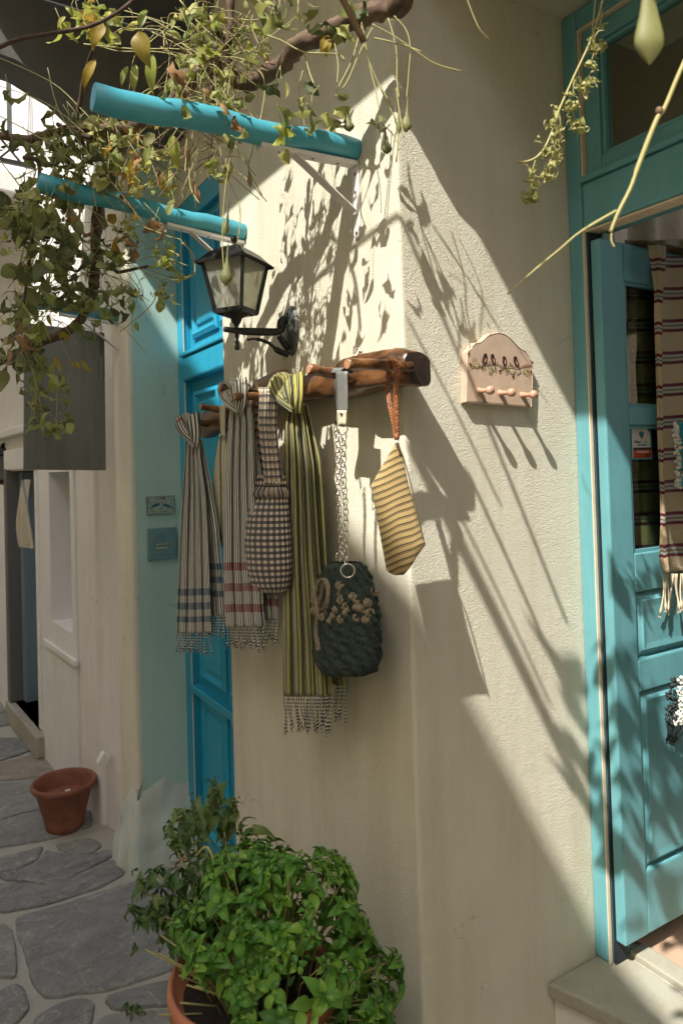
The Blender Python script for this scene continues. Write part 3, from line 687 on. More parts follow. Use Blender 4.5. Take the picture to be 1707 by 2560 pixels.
def fieldpanel(y0, y1, z0, z1, par):
    raised = MB(); x = XD2+.0335
    rings = [(0, 0), (.0, -.012), (.018, -.020), (.03, -.006), (.034, -.003), (.05, -.003), (.056, -.012), (.066, -.014)]
    vs = []
    for (o, d) in rings:
        for (a, b) in ((y0+o, z0+o), (y1-o, z0+o), (y1-o, z1-o), (y0+o, z1-o)): vs.append((x+d, a, b))
    fs = []
    for r in range(len(rings)-1): fs += [(r*4+i, r*4+(i+1) % 4, (r+1)*4+(i+1) % 4, (r+1)*4+i) for i in range(4)]
    fs.append(tuple((len(rings)-1)*4+i for i in range(4)))
    raised.add(vs, fs).build('door_panel', M['blue2'], par)
for (a, b) in ((2.50, 2.80), (2.83, 3.13)):
    fieldpanel(a, b, .60, 1.09, tb_); fieldpanel(a, b, -.48, .36, l2); fieldpanel(a, b, -.93, -.60, l2); fieldpanel(a, b, -1.62, -1.02, l2)
MB().bb(XD2-.01, XD2+.034, 2.452, YT-.1, -.565, -.525).build('rail_moulding', M['blue2'], l2, bevel=.005)
MB().bb(XD2-.01, XD2+.034, 2.452, YT-.1, -1.0, -.965).build('rail_moulding', M['blue2'], l2, bevel=.005)
MB().bb(XD2-.12, XD2+.08, 2.396, YT-.001, ZG-.01, ZG+.012).build('threshold', M['marble'], d2, bevel=.005)
# ---- soffit slab of the neighbour over door 2 / lane, reaching to the arch
MB().bb(XD2+.081, 1.9, 3.281, 4.4, 1.2, 3.3).build('back_wall', M['stucco_far'], nb)
# ================================================================ OPPOSITE SIDE OF THE LANE (behind the camera's left shoulder)
opp = thing('opposite_house', 'ochre house on the opposite side of the lane, outside the picture', 'building', (-2.8, 0, ZG))
XO = -2.5
roof = [(-9, 2.4), (-3.2, 3.0), (-1.44, 3.94), (-.44, 4.54), (.56, 5.04), (1.30, 5.52), (1.75, 5.66), (2.25, 5.2), (6, 5.1), (6.4, 3.6), (14, 3.6)]
m = MB()
for (a, b) in zip(roof, roof[1:]):
    m.add([(XO, a[0], ZG), (XO, b[0], ZG), (XO, b[0], b[1]), (XO, a[0], a[1]), (XO-.5, a[0], ZG), (XO-.5, b[0], ZG), (XO-.5, b[0], b[1]), (XO-.5, a[0], a[1])], [(0, 1, 2, 3), (4, 7, 6, 5), (3, 2, 6, 7)])
m.build('wall', M['stucco_warm'], opp)
bk = thing('shade_blocker_house', 'added unseen house behind the camera that darkens the recess and bounces warm light', 'building', (1.5, -3.6, ZG))  # unseen house added to cut sky light and deepen the recess shade
MB().bb(-1.0, 5.0, -4.2, -3.6, ZG, 4.6).build('wall', M['stucco_warm'], bk); MB().bb(.6, 1.5, -3.598, -3.56, ZG, .4).build('door', M['blue2'], bk)
# end of the lane
far = thing('lane_end_house', 'sunlit white house closing the far end of the lane', 'building', (-.5, 13, ZG))
MB().bb(-3.2, 2.5, 12.8, 13.2, ZG-.02, 5.2).build('wall', M['stucco_far'], far)
MB().bb(-.9, -.1, 12.75, 12.799, ZG, .4).build('door', M['dullblue'], far); MB().bb(-2.0, -1.3, 12.75, 12.799, -.6, .5).build('window', M['dullblue'], far)
# ================================================================ PERGOLA POLES with brackets
def pergola_pole(wallpx, outpx, X, Yo, rail_px, brace_px, plate_px, label, seg=1, screws=()):
    A = onX(*wallpx, X); A = Vector((X+.0, A.y, A.z)); B = onY(*outpx, A.y+Yo)
    t = thing('pergola_pole', label, 'pole', tuple(A), 'turquoise pergola poles jutting from the walls')
    d = (B-A).normalized(); r = .0285
    n = 14; path = [A.lerp(B, i/n)+Vector((0, 0, .0045*math.sin(i*.9)+.0015*math.sin(i*2.7))) for i in range(n+1)]
    MB().tube(path, [r*(1+.008*math.sin(i*2.1)) for i in range(n+1)], 28).build('pole', M['pole'], t, smooth=False, bevel=.002, seg=1).data.polygons.foreach_set('use_smooth', [True]*(28*n)+[False]*2)
    ra = A+Vector((-.004, 0, -r-.006)); rb = ra+d*rail_px
    m = MB(); m.bar(ra, rb, .030, .010); m.bar(ra+Vector((0, .0155, .006)), rb+Vector((0, .0155, .006)), .003, .020); m.build('support_rail', M['white'], t, bevel=.001)
    pb = A+Vector((-.004, 0, -plate_px))
    m = MB(); pts = []
    for i in range(9):
        a = math.pi*i/8; pts.append(Vector((X-.0005, A.y-math.cos(a)*.014, pb.z-math.sin(a)*.014)))
    pts += [Vector((X-.0005, A.y+.014, A.z-r-.012)), Vector((X-.0005, A.y-.014, A.z-r-.012))]
    m.prism(pts, (-.005, 0, 0)); m.build('wall_plate', M['white'], t, bevel=.0008)
    c0 = ra+d*(brace_px)+Vector((0, .002, -.004)); c1 = Vector((X-.010, A.y, A.z-r-.125))
    m = MB(); m.bar(c0, c1, .026, .004, side=Vector((0, 0, 1)).cross((c1-c0)).cross(c1-c0) if False else Vector((0, 1, 0)).cross(c1-c0).normalized()); m.build('brace', M['white'], t, bevel=.0008)
    for z in (.03, .075, plate_px-r-.0):
        MB().ball((X-.006, A.y, A.z-r-z), .0045, 10, (.6, 1, 1)).build('screw', M['screw'], t)
    for k in (.05, .12, .21):
        if k < rail_px: MB().ball(ra+d*k+Vector((0, 0, -.0055)), .004, 8, (1, 1, .5)).build('screw', M['screw'], t)
    return A, B, t
PA = pergola_pole((890, 378), (233, 242), XS, 0.0, .26, .17, .205, 'nearest turquoise pole above the lantern, its white bracket fixed beside the wall corner')
PB = pergola_pole((610, 583), (95, 455), XS, 0.0, .26, .18, .205, 'middle turquoise pole, its bracket directly behind the lantern top')
PC = pergola_pole((298, 792), (40, 747), .868, 0.0, .26, .18, .205, 'farthest turquoise pole, above the hanging grey board')
# ================================================================ HANGING GREY BOARD
hb = thing('hanging_board', 'weathered grey board hanging on a chain under the farthest pole', 'board', tuple(onY(160, 1000, PC[0].y)))
yb = PC[0].y+.015
q = [onY(62, 806, yb), onY(262, 832, yb), onY(266, 1176, yb), onY(60, 1174, yb)]
MB().prism(q, (0, .016, 0)).build('panel', M['board'], hb, bevel=.002)
e = [onY(62, 806, yb), onY(262, 832, yb)]
for k in range(9):
    p = onY(253, 812+k*9, yb-.01)
    MB().torus(p, .0065, .0018, (1, 0, 0) if k % 2 else (0, 1, 0), (0, 0, 1), 10, 5, .7, 1).build('chain_link', M['iron_grey'], hb, smooth=True)
for k in range(4):
    p = onY(95, 776+k*9, yb-.01)
    MB().torus(p, .0065, .0018, (1, 0, 0) if k % 2 else (0, 1, 0), (0, 0, 1), 10, 5, .7, 1).build('chain_link', M['iron_grey'], hb, smooth=True)
MB().tube(smooth_path([onY(252, 890, yb-.008), onY(255, 915, yb-.01), onY(253, 950, yb-.008)]), .004, 6).build('rope_end', M['dullblue'], hb, smooth=True)
# ================================================================ WALL LANTERN
def lantern(center_wall, reach, top_w, bot_w, h, label, loc, scale=1.0, rot=0.35, arm=True):
    t = thing('wall_lantern', label, 'lantern', loc); C = Vector(loc); s = scale
    L = C+Vector((-reach, 0, 0))          # axis of the lantern, at arm height
    # backplate
    m = MB(); prof = [(.0, .016), (.018, .016), (.024, .011), (.034, .009), (.040, .003), (.041, 0)]
    vs = []; n = 28; 
    for r, hh in prof:
        for k in range(n):
            a = 2*math.pi*k/n; vs.append(C+Vector((-hh*s, math.cos(a)*r*s, math.sin(a)*r*1.72*s+.012*s)))
    fs = [(j*n+k, j*n+(k+1) % n, (j+1)*n+(k+1) % n, (j+1)*n+k) for j in range(len(prof)-1) for k in range(n)]
    m.add(vs, fs).build('wall_plate', M['iron_grey'], t, smooth=True)
    for dz in (-.035, .058): MB().ball(C+Vector((-.010*s, .004, dz*s)), .005*s, 10).build('screw', M['iron'], t)
    if arm:
        m = MB()
        m.tube(smooth_path([C+Vector((-.012, 0, .045))*s, C+Vector((-.030, 0, .035))*s, C+Vector((-.035, 0, .012))*s, C+Vector((-.06, 0, .004))*s, L+Vector((.02, 0, 0)), L+Vector((-.035*s, 0, .002*s))]), [.0125*s]*9+[.010*s]*12+[.0075*s]*5, 10)
        m.tube(smooth_path([C+Vector((-.012, 0, -.04))*s, C+Vector((-.028, 0, -.022))*s, C+Vector((-.04, 0, -.004))*s]), .009*s, 8)
        m.tube([C+Vector((-.05, .007, .012))*s, L+Vector((0, .005, .006))], .0025*s, 6); m.tube([C+Vector((-.05, -.007, .012))*s, L+Vector((0, -.005, .006))], .0025*s, 6)
        m.build('arm', M['iron'], t, smooth=True)
        MB().tube(smooth_path([C+Vector((-.015, 0, -.055))*s, C+Vector((-.045, 0, -.045))*s, C+Vector((-.075, 0, -.025))*s, C+Vector((-.11, 0, -.018))*s, C+Vector((-.135, 0, -.022))*s]), [.009*s]*8+[.005*s]*10+[.003*s]*7, 8).build('scroll', M['iron'], t, smooth=True)
    MB().lathe(L, [(.0, -.052*s), (.006*s, -.050*s), (.0075*s, -.044*s), (.005*s, -.036*s), (.007*s, -.030*s), (.0035*s, -.024*s), (.0055*s, -.012*s), (.007*s, 0), (.005*s, .012*s), (.011*s, .022*s), (.016*s, .034*s), (.034*s, .042*s), (.036*s, .050*s)], 18).build('stem', M['iron'], t, smooth=True)
    z0 = .050*s; z1 = z0+h
    def corner(k, w, z): 
        a = rot+math.pi/4+k*math.pi/2; return L+Vector((math.cos(a), math.sin(a), 0))*(w*.7071)+Vector((0, 0, z))
    # frame base, ribs and panes
    m = MB()
    for k in range(4):
        m.bar(corner(k, bot_w, z0), corner(k+1, bot_w, z0), .009*s, .012*s)
    m.build('base_frame', M['iron'], t)
    for k in range(4):
        m = MB(); m.bar(corner(k, bot_w, z0-.002), corner(k, top_w, z1), .009*s, .009*s, side=Vector((math.cos(rot+k), math.sin(rot+k), 0))); m.build('rib', M['iron'], t)
        m = MB(); a, b, c, d = corner(k, bot_w*.97, z0+.006), corner(k+1, bot_w*.97, z0+.006), corner(k+1, top_w*.97, z1-.004), corner(k, top_w*.97, z1-.004)
        nrm = (b-a).cross(d-a).normalized()*.002; m.prism([a, b, c, d], nrm); m.build('pane', M['lampglass'], t)
    # roof: flared, with rim and small ornaments
    m = MB(); prof = [(1.22, z1-.010), (1.24, z1-.004), (1.06, z1+.006), (.78, z1+.026), (.52, z1+.038), (.36, z1+.044), (.18, z1+.048), (0.02, z1+.050)]
    vs = []
    for wk, z in prof:
        for k in range(4):
            c0, c1_ = corner(k, top_w*wk, z), corner(k+1, top_w*wk, z)
            vs += [c0, c0.lerp(c1_, .33)+Vector((0, 0, .002 if wk > 1 else -.001)), c0.lerp(c1_, .67)+Vector((0, 0, .002 if wk > 1 else -.001))]
    n = 12; fs = [(j*n+k, j*n+(k+1) % n, (j+1)*n+(k+1) % n, (j+1)*n+k) for j in range(len(prof)-1) for k in range(n)]
    m.add(vs, fs).build('roof', M['iron'], t)
    MB().lathe(L+Vector((0, 0, z1+.048)), [(.010*s, -.004), (.007*s, .002), (.004*s, .006), (.009*s, .013), (.0105*s, .020), (.006*s, .027), (0, .029)], 14).build('finial', M['iron'], t, smooth=True)
    # lamp holder and energy saving bulb
    MB().lathe(L+Vector((0, 0, z0)), [(.020*s, 0), (.020*s, .022*s), (.016*s, .032*s), (.0155*s, .050*s), (0, .052*s)], 16).build('lamp_holder', M['leather'], t, smooth=True)
    b = MB()
    for k in range(4):
        a = k*math.pi/2+.4; o = Vector((math.cos(a), math.sin(a), 0))*.009*s
        b.tube([L+o+Vector((0, 0, z0+.05*s)), L+o+Vector((0, 0, z0+.092*s)), L+o*.6+Vector((0, 0, z0+.098*s))], .0055*s, 8)
    b.build('bulb', M['bulb'], t, smooth=True)
    return t
wp = onX(730, 838, XS-.001)
ax = onY(592, 828, wp.y)
lantern(None, wp.x-ax.x,     .130, .082, .138, 'black square wall lantern with energy saving bulb on a scrolled iron arm', tuple(wp), 1.05, .62)
lp = fb(2.45, 0, 0.01); pz = onD(8, 1165, 5.3)
lq = thing('wall_lantern', 'small black lantern cut by the left edge of the photo, down the lane', 'lantern', (pz.x, pz.y, pz.z))
MB().lathe(pz, [(.0, -.14), (.05, -.13), (.055, -.11), (.075, .08), (.085, .085), (.06, .12), (.02, .14), (.01, .16), (0, .165)], 6).build('frame', M['iron'], lq)
MB().lathe(pz, [(.058, -.10), (.074, .07)], 6).build('pane', M['lampglass'], lq)
MB().tube([pz+Vector((0, 0, .15)), pz+Vector((.06, .0, .2)), pz+Vector((.30, 0, .2))], .012, 8).build('arm', M['iron'], lq, smooth=True)
# ================================================================ DRIFTWOOD PEG RACK
rk0 = onX(800, 950, XS-.03)
rk = thing('driftwood_rack', 'varnished driftwood rack with round branch pegs running along the scarf wall', 'coat rack', tuple(rk0))
cl = [(1046, 921, .039, .034), (1010, 918, .041, .042), (960, 925, .042, .042), (900, 938, .043, .036), (850, 955, .040, .030), (800, 965, .034, .028), (750, 972, .036, .030), (700, 968, .050, .032), (655, 985, .042, .030), (610, 1020, .034, .028), (570, 1050, .038, .030), (530, 1062, .046, .034), (505, 1068, .040, .030)]
cp = [(onX(x, y, XS-t_-.001), h_, t_) for x, y, h_, t_ in cl]
N = 90; m = MB(); vs = []; nr = 20
for i in range(N+1):
    k = i/N*(len(cp)-1); a = min(int(k), len(cp)-2); f = k-a; f = f*f*(3-2*f)
    p = cp[a][0].lerp(cp[a+1][0], f); h_ = lerp(cp[a][1], cp[a+1][1], f); t_ = lerp(cp[a][2], cp[a+1][2], f)
    e = 1.0
    if i < 3: e = (.93, .97, .99)[i]
    if i > N-6: e = math.sqrt(max(.02, 1-((i-(N-6))/6.2)**2))
    for r in range(nr):
        an = 2*math.pi*r/nr; c_, s_ = math.cos(an), math.sin(an)
        w = noise.noise((p.y*7, s_*1.5, c_+3))*.010+noise.noise((p.y*28, s_*4, c_*4))*.0035
        sx = abs(c_)**.6*math.copysign(1, c_); sz = abs(s_)**.6*math.copysign(1, s_)
        vs.append(p+Vector((min(sx*(t_+w), t_)*e if sx > 0 else sx*(t_+w)*e, 0, sz*(h_+w)*e)))
fs = [(i*nr+r, i*nr+(r+1) % nr, (i+1)*nr+(r+1) % nr, (i+1)*nr+r) for i in range(N) for r in range(nr)]
fs += [tuple(N*nr+r for r in range(nr))[::-1]]
m.add(vs, fs).build('beam', M['driftwood'], rk, smooth=True)
MB().prism([v+Vector((0, -.0005, 0)) for v in vs[:nr]], (0, .004, 0)).build('end_face', M['darkwood'], rk)
PEG = {}
def peg(key, base, tip, r0, r1, off=.05, bend=0.0):
    B = onX(*base, XS-off); T = onY(*tip, B.y-.0)
    mid = B.lerp(T, .5)+Vector((0, bend, bend*.5)); path = smooth_path([B+Vector((.03, 0, 0)), B, mid, T], 6)
    rr = [lerp(r0, r1, i/(len(path)-1))*(1+.07*math.sin(i*1.7+len(key))) for i in range(len(path))]
    p_ = MB().tube(path, rr, 14).build('peg', M['driftwood'], rk, smooth=True)
    d = (path[-1]-path[-2]).normalized()
    MB().lathe(path[-1], [(0, .0012), (rr[-1]*.9, .001), (rr[-1], -.001)], 14, d).build('sawn_end', M['pegend'], p_)
    PEG[key] = (B, T)
peg('pouch', (1000, 916), (868, 910), .0108, .0115, off=.090, bend=.004)
peg('chain', (890, 945), (772, 922), .0125, .0125)
peg('green', (735, 965), (690, 958), .011, .010)
peg('check', (690, 985), (586, 992), .012, .011, bend=-.004)
peg('scarf2', (650, 985), (550, 968), .012, .012)
peg('cream', (580, 1030), (502, 1016), .012, .011)
peg('scarf1', (530, 1060), (446, 1052), .011, .012)
m = MB().tube(smooth_path([onX(886, 862, XS-.03), onX(884, 880, XS-.03), onX(886, 893, XS-.03)]), .002, 6).build('hanging_wire', M['steel'], rk, smooth=True)
MB().torus(onX(893, 883, XS-.03), .009, .0018, (0, 1, 0), (0, 0, 1), 14, 6).build('hanging_ring', M['steel'], rk, smooth=True)
MB().ball(onX(902, 879, XS-.028), .005, 10).build('screw_hook', M['steel'], rk, smooth=True)
# ================================================================ BIRD PLAQUE on the recess wall
zz = .1913; YP = YW-.019
def bp(a, b, y=YP): return onY(1140+a*zz, 800+b*zz, y)
pq = thing('bird_peg_plaque', 'small pink wooden peg plaque painted with four brown birds on a berry branch', 'key rack', tuple(bp(560, 700)))
out = [(130, 1070), (145, 430), (150, 405), (195, 375), (205, 340), (250, 298), (320, 285), (360, 250), (400, 208), (440, 185), (490, 170), (560, 160), (620, 172), (680, 205), (740, 262), (790, 318), (850, 372), (912, 408), (950, 465), (975, 515), (1002, 545), (1003, 800), (988, 1140)]
fr_ = [bp(a, b) for a, b in out]; cen = bp(560, 700)
m = MB(); n = len(fr_); rings = []
for (sc_, y) in ((.955, YP+.0005), (.965, YP+.003), (.985, YP), (1.0, YP+.003), (1.0, YP+.012), (1.02, YP+.014), (1.02, YW-.001)):
    rings.append([Vector((cen.x+(p.x-cen.x)*sc_, y, cen.z+(p.z-cen.z)*sc_)) for p in fr_])
vs = [p for r in rings for p in r]; fs = [(j*n+i, j*n+(i+1) % n, (j+1)*n+(i+1) % n, (j+1)*n+i) for j in range(len(rings)-1) for i in range(n)]
fs.append(tuple(range(n))); m.add(vs, fs).build('plaque', M['pinkwood'], pq)
for (a, b) in ((450, 918), (728, 948), (1018, 975)):
    K = bp(a, b, YP-.040); B = Vector((K.x, YP, K.z+.003))
    d = (K-B).normalized(); L_ = (K-B).length
    MB().lathe(B, [(.0085, -.001), (.0075, .002), (.0055, .010), (.0052, L_*.55), (.0060, L_*.72), (.0095, L_*.82), (.0108, L_*.95), (.0100, L_*1.08), (.006, L_*1.16), (0, L_*1.18)], 18, d).build('peg', M['pegwood'], pq, smooth=True)
def decal(shapes, name, mat, parent, pfn, y):
    m = MB()
    for (cx, cy, w, h, ro) in shapes:
        n = 12; ps = []
        for i in range(n):
            a = 2*math.pi*i/n; u, v = math.cos(a)*w/2, math.sin(a)*h/2*(1-.25*math.sin(a)); c, s_ = math.cos(ro), math.sin(ro)
            ps.append(pfn(cx+u*c-v*s_, cy+u*s_+v*c, y))
        m.add(ps, [tuple(range(n))])
    return m.build(name, mat, parent)
birds = [(370, 525, 62, 150, .22), (485, 530, 58, 145, -.25), (632, 548, 58, 118, -.05), (785, 558, 60, 140, -.35)]
tails = [(338, 630, 12, 70, .25), (512, 645, 12, 90, -.08), (632, 600, 16, 30, 0), (825, 635, 12, 50, -.6)]
for (b_, tl_) in zip(birds, tails):
    decal([b_, (b_[0]+(8 if b_[4] > 0 else -10), b_[1]-b_[3]*.42, 40, 44, 0), tl_], 'painted_bird', M['bird'], pq, bp, YP-.0010)
for b_ in birds: decal([(b_[0]+8, b_[1]+8, 18, 60, b_[4])], 'painted_breast', M['pegwood'], pq, bp, YP-.0014)
m = MB()
for pth in ([(190, 590), (260, 620), (320, 600), (400, 580), (520, 578), (620, 610), (720, 612), (800, 630), (870, 600), (990, 590)], [(580, 650), (640, 620), (700, 690), (760, 690)], [(790, 710), (850, 670)], [(700, 570), (740, 600)]):
    m.tube(smooth_path([bp(a, b, YP-.0008) for a, b in pth], 4), .0006, 4)
m.build('painted_branch', M['bird'], pq)
r2 = random.Random(3)
lv = [(190+r2.random()*60, 580+r2.random()*60) for _ in range(6)]+[(250+r2.random()*60, 570+r2.random()*40) for _ in range(3)]+[(400+r2.random()*80, 620+r2.random()*90) for _ in range(8)]+[(410, 560), (435, 550), (540, 555), (372, 620), (365, 640), (470, 640), (485, 655)]+[(630+r2.random()*60, 630+r2.random()*70) for _ in range(8)]+[(580, 610), (700, 580), (705, 565), (740, 600), (770, 670), (760, 690)]+[(850+r2.random()*40, 640+r2.random()*50) for _ in range(4)]+[(905+r2.random()*50, 650+r2.random()*80) for _ in range(8)]
for a, b in lv: decal([(a, b, 15, 27, r2.uniform(-.8, .8))], 'painted_leaf', M['leafpaint'], pq, bp, YP-.0010-.0001*r2.random())
for (a, b) in ((240, 520), (920, 605)):
    for k in range(6): decal([(a+26*math.cos(k*1.047), b+26*math.sin(k*1.047), 13, 17, k)], 'painted_petal', M['redpaint'], pq, bp, YP-.0012)
for (a, b) in ((178, 578), (160, 440), (568, 672), (742, 742), (972, 678), (990, 562)):
    decal([(a, b, 26, 38, .4), (a+6, b-4, 32, 16, .2)], 'painted_berry', M['redpaint'], pq, bp, YP-.0012)
MB().tube(smooth_path([bp(445, 120, YW-.004), bp(420, 70, YW-.02), bp(395, 20, YW-.03)], 4), .0009, 5).build('hanging_wire', M['iron_grey'], pq)
# ================================================================ TILE and INTERCOM on the aqua-tinted end wall
tz = 100/1176.
def tp(a, b, y): return onY(360+a*tz, 1220+b*tz, y)
def wbox(a0, b0, a1, b1, y0, y1, name, mat, parent, bevel=.001):
    p = tp(a0, b0, y0); q = tp(a1, b1, y0); c = tp(a1, b0, y0); d = tp(a0, b1, y0)
    x0, x1 = (p.x+d.x)/2, (q.x+c.x)/2; z1, z0 = (p.z+c.z)/2, (q.z+d.z)/2
    return MB().bb(x0, x1, y0, y1, z0, z1).build(name, mat, parent, bevel=bevel), (x0, x1, z0, z1)
def text(body, x, y, z, size, mat, parent, name='lettering', rx=math.pi/2, rz=0, align='CENTER', ext=.0003, font_scale=1.0, label=None):
    cu = bpy.data.curves.new(name, 'FONT'); cu.body = body; cu.size = size; cu.extrude = ext; cu.align_x = align; cu.materials.append(mat); cu.offset = size*.012
    tmp = bpy.data.objects.new(name, cu); COL.objects.link(tmp); bpy.context.view_layer.update()
    me = bpy.data.meshes.new_from_object(tmp.evaluated_get(bpy.context.evaluated_depsgraph_get())); me.name = name
    bpy.data.objects.remove(tmp)
    o = bpy.data.objects.new(name, me); COL.objects.link(o); o.parent = parent
    o.location = Vector((x, y, z))-org(parent); o.rotation_euler = (rx, 0, rz); o.scale = (font_scale, 1, 1); return o
tl = thing('glazed_tile_plaque', 'small glazed tile with two blue birds and Greek initials on the aqua-tinted end wall', 'plaque', tuple(tp(500, 500, YT)))
_, (x0, x1, z0, z1) = wbox(95, 245, 905, 770, YT-.009, YT-.001, 'tile_edge', M['ink'], tl)
MB().bb(x0+.002, x1-.002, YT-.0098, YT-.0085, z0+.0015, z1-.0015).build('tile_face', M['tileglaze'], tl)
text('\u0393.X.M.', (x0+x1)/2, YT-.0100, z1-.0135, .0155, M['ink'], tl, font_scale=1.15)
tpp = lambda a, b, y: tp(a, b, y)
for k, (cx, cy, ro) in enumerate(((345, 520, -.35), (690, 530, .35))):
    decal([(cx, cy, 250, 85, ro), (cx+(-110 if k == 0 else 150)*1.0, cy+60, 130, 22, -.6 if k == 0 else .75), (cx+100-(k*200), cy-45+(k*10), 60, 60, 0)], 'painted_bird', M['inkblue'], tl, tpp, YT-.0102)
m = MB()
for pth in ([(130, 300), (150, 400), (230, 530), (310, 740)], [(860, 320), (800, 420), (850, 560), (830, 640)], [(330, 400), (430, 470)], [(520, 400), (560, 500), (470, 690), (700, 680)], [(180, 690), (300, 680)], [(640, 400), (650, 450)], [(120, 575), (180, 590)]):
    m.tube(smooth_path([tp(a, b, YT-.0101) for a, b in pth], 4), .0008, 4)
m.build('painted_twig', M['ink'], tl)
ic = thing('door_intercom', 'grey blue door intercom panel with two name slots below the tile', 'intercom', tuple(tp(550, 1650, YT)))
_, (x0, x1, z0, z1) = wbox(110, 1170, 975, 2105, YT-.016, YT-.001, 'housing', M['intercom'], ic, .004)
W_ = x1-x0; H_ = z1-z0
MB().bb(x0+W_*.16, x1-W_*.13, YT-.0185, YT-.0155, z0+H_*.17, z1-H_*.16).build('face_plate', M['intercom'], ic, bevel=.0012)
m = MB()
for i in range(9):
    for j in range(7): m.bb(x0+W_*(.26+i*.037), x0+W_*(.26+i*.037)+.0012, YT-.0190, YT-.0184, z0+H_*(.63+j*.022), z0+H_*(.63+j*.022)+.0012)
m.build('speaker_grille', M['ink'], ic, kind='stuff')
for (zf, mt) in ((.46, M['paper']), (.34, M['paper'])):
    MB().bb(x0+W_*.24, x0+W_*.70, YT-.0192, YT-.0184, z0+H_*(zf-.01), z0+H_*(zf+.075)).build('slot_frame', M['iron_grey'], ic)
    MB().bb(x0+W_*.26, x0+W_*.68, YT-.0198, YT-.0190, z0+H_*(zf+.005), z0+H_*(zf+.06)).build('name_label', mt, ic)
MB().bb(x0+W_*.34, x0+W_*.64, YT-.0202, YT-.0197, z0+H_*.487, z0+H_*.502).build('written_line', M['bird'], ic)
for zf in (.76, .66, .52, .40): MB().lathe((x0+W_*.78, YT-.0185, z0+H_*zf), [(.0036, 0), (.0034, .002), (.0015, .0034), (0, .0036)], 12, (0, -1, 0)).build('call_button', M['steel'], ic, smooth=True)
# ================================================================ STICKER on the lower glass of the open leaf
YS = YL+.0155
def sp(a, b): return onY(1560+a*.11053, 1040+b*.11053, YS)
stk = thing('guide_sticker', 'white travel guide sticker with orange base on the lower glass of the leaf', 'sticker', tuple(sp(370, 620)))
p, q = sp(135, 265), sp(625, 980); X0, X1, Z0, Z1 = p.x, q.x, q.z, p.z; w, h = X1-X0, Z1-Z0
def sb(a0, a1, b0, b1, k, name, mat): MB().bb(X0+w*a0, X0+w*a1, YS-.0004-k*.00025, YS+.0001, Z1-h*b1, Z1-h*b0).build(name, mat, stk)
sb(0, 1, 0, 1, 0, 'border', M['inkcyan']); sb(.04, .93, .02, .95, 1, 'backing', M['inkwhite'])
m = MB(); m.add([Vector((X0+w*(.62+.38*math.sin(t*math.pi/16)), YS-.0011, Z1-h*.42*(1-math.cos(t*math.pi/16)))) for t in range(9)]+[Vector((X1, YS-.0011, Z1))], [tuple(range(10))]); m.build('blue_corner', M['inkblue'], stk)
sb(.30, .73, .515, .57, 2, 'cyan_bar', M['inkcyan']); sb(.08, .97, .62, .69, 2, 'black_bar', M['ink']); sb(.08, .97, .69, .95, 2, 'orange_field', M['inkred'])
decal_c = lambda a, b, y: Vector((X0+w*a, y, Z1-h*b))
m = MB(); pin = [(.50+.13*math.cos(t), .19-.075*math.sin(t)) for t in [math.pi*k/10-.3 for k in range(13)]]+[(.51, .37)]
m.add([decal_c(a, b, YS-.0012) for a, b in pin], [tuple(range(len(pin)))]); m.build('pin_logo', M['inkblue'], stk)
m = MB().add([decal_c(.50+.05*math.cos(t*.7), .18+.03*math.sin(t*.7), YS-.0015) for t in range(9)], [tuple(range(9))]); m.build('pin_dot', M['inkcyan'], stk)
text('Naxos', X0+w*.15, YS-.0012, Z1-h*.475, h*.115, M['ink'], stk, align='LEFT'); text('Guide', X0+w*.54, YS-.0012, Z1-h*.475, h*.115, M['paper'], stk, align='LEFT', font_scale=.9)
text('RECOMMENDED', X0+w*.52, YS-.0014, Z1-h*.785, h*.085, M['inkwhite'], stk, font_scale=.92); text('2014', X0+w*.93, YS-.0014, Z1-h*.925, h*.14, M['ink'], stk, align='RIGHT')
# ================================================================ CLOTH HELPERS
def cloth(name, rows, Xf, pleats, amp, mat, parent, nu=90, nv=70, seed=0, side=1, uvu=(0, 1), thick=.0016):
    """rows: (y, xL, xR[, amp factor]) in photo pixels; Xf(x,y) -> distance plane X of the hanging cloth"""
    y0, y1 = rows[0][0], rows[-1][0]
    def fn(u, v):
        y = lerp(y0, y1, v); r = table(rows, y); xl, xr = r[0], r[1]; af = r[2] if len(r) > 2 else 1
        ph = 2*math.pi*pleats*u+seed+1.3*noise.noise((u*2+seed, v*1.5, 7.7))+.9*noise.noise((u*5, v*.8+seed, 2))
        x = lerp(xl, xr, u)+(xr-xl)/(pleats*2*math.pi)*.75*math.sin(ph)*min(1, af)
        o = amp*af*(.5+.5*math.cos(ph))+amp*.6*af*noise.noise((u*4+seed, v*2, 1))
        yy = y + 3*noise.noise((u*6, v*2, seed))*v
        return onX(x, yy, Xf(x, y)-o), (lerp(uvu[0], uvu[1], u), v)
    m = MB().grid(fn, nu, nv); o = m.build(name, mat, parent, smooth=True)
    if thick:
        md = o.modifiers.new('thickness', 'SOLIDIFY'); md.thickness = thick; md.offset = 0
    return o
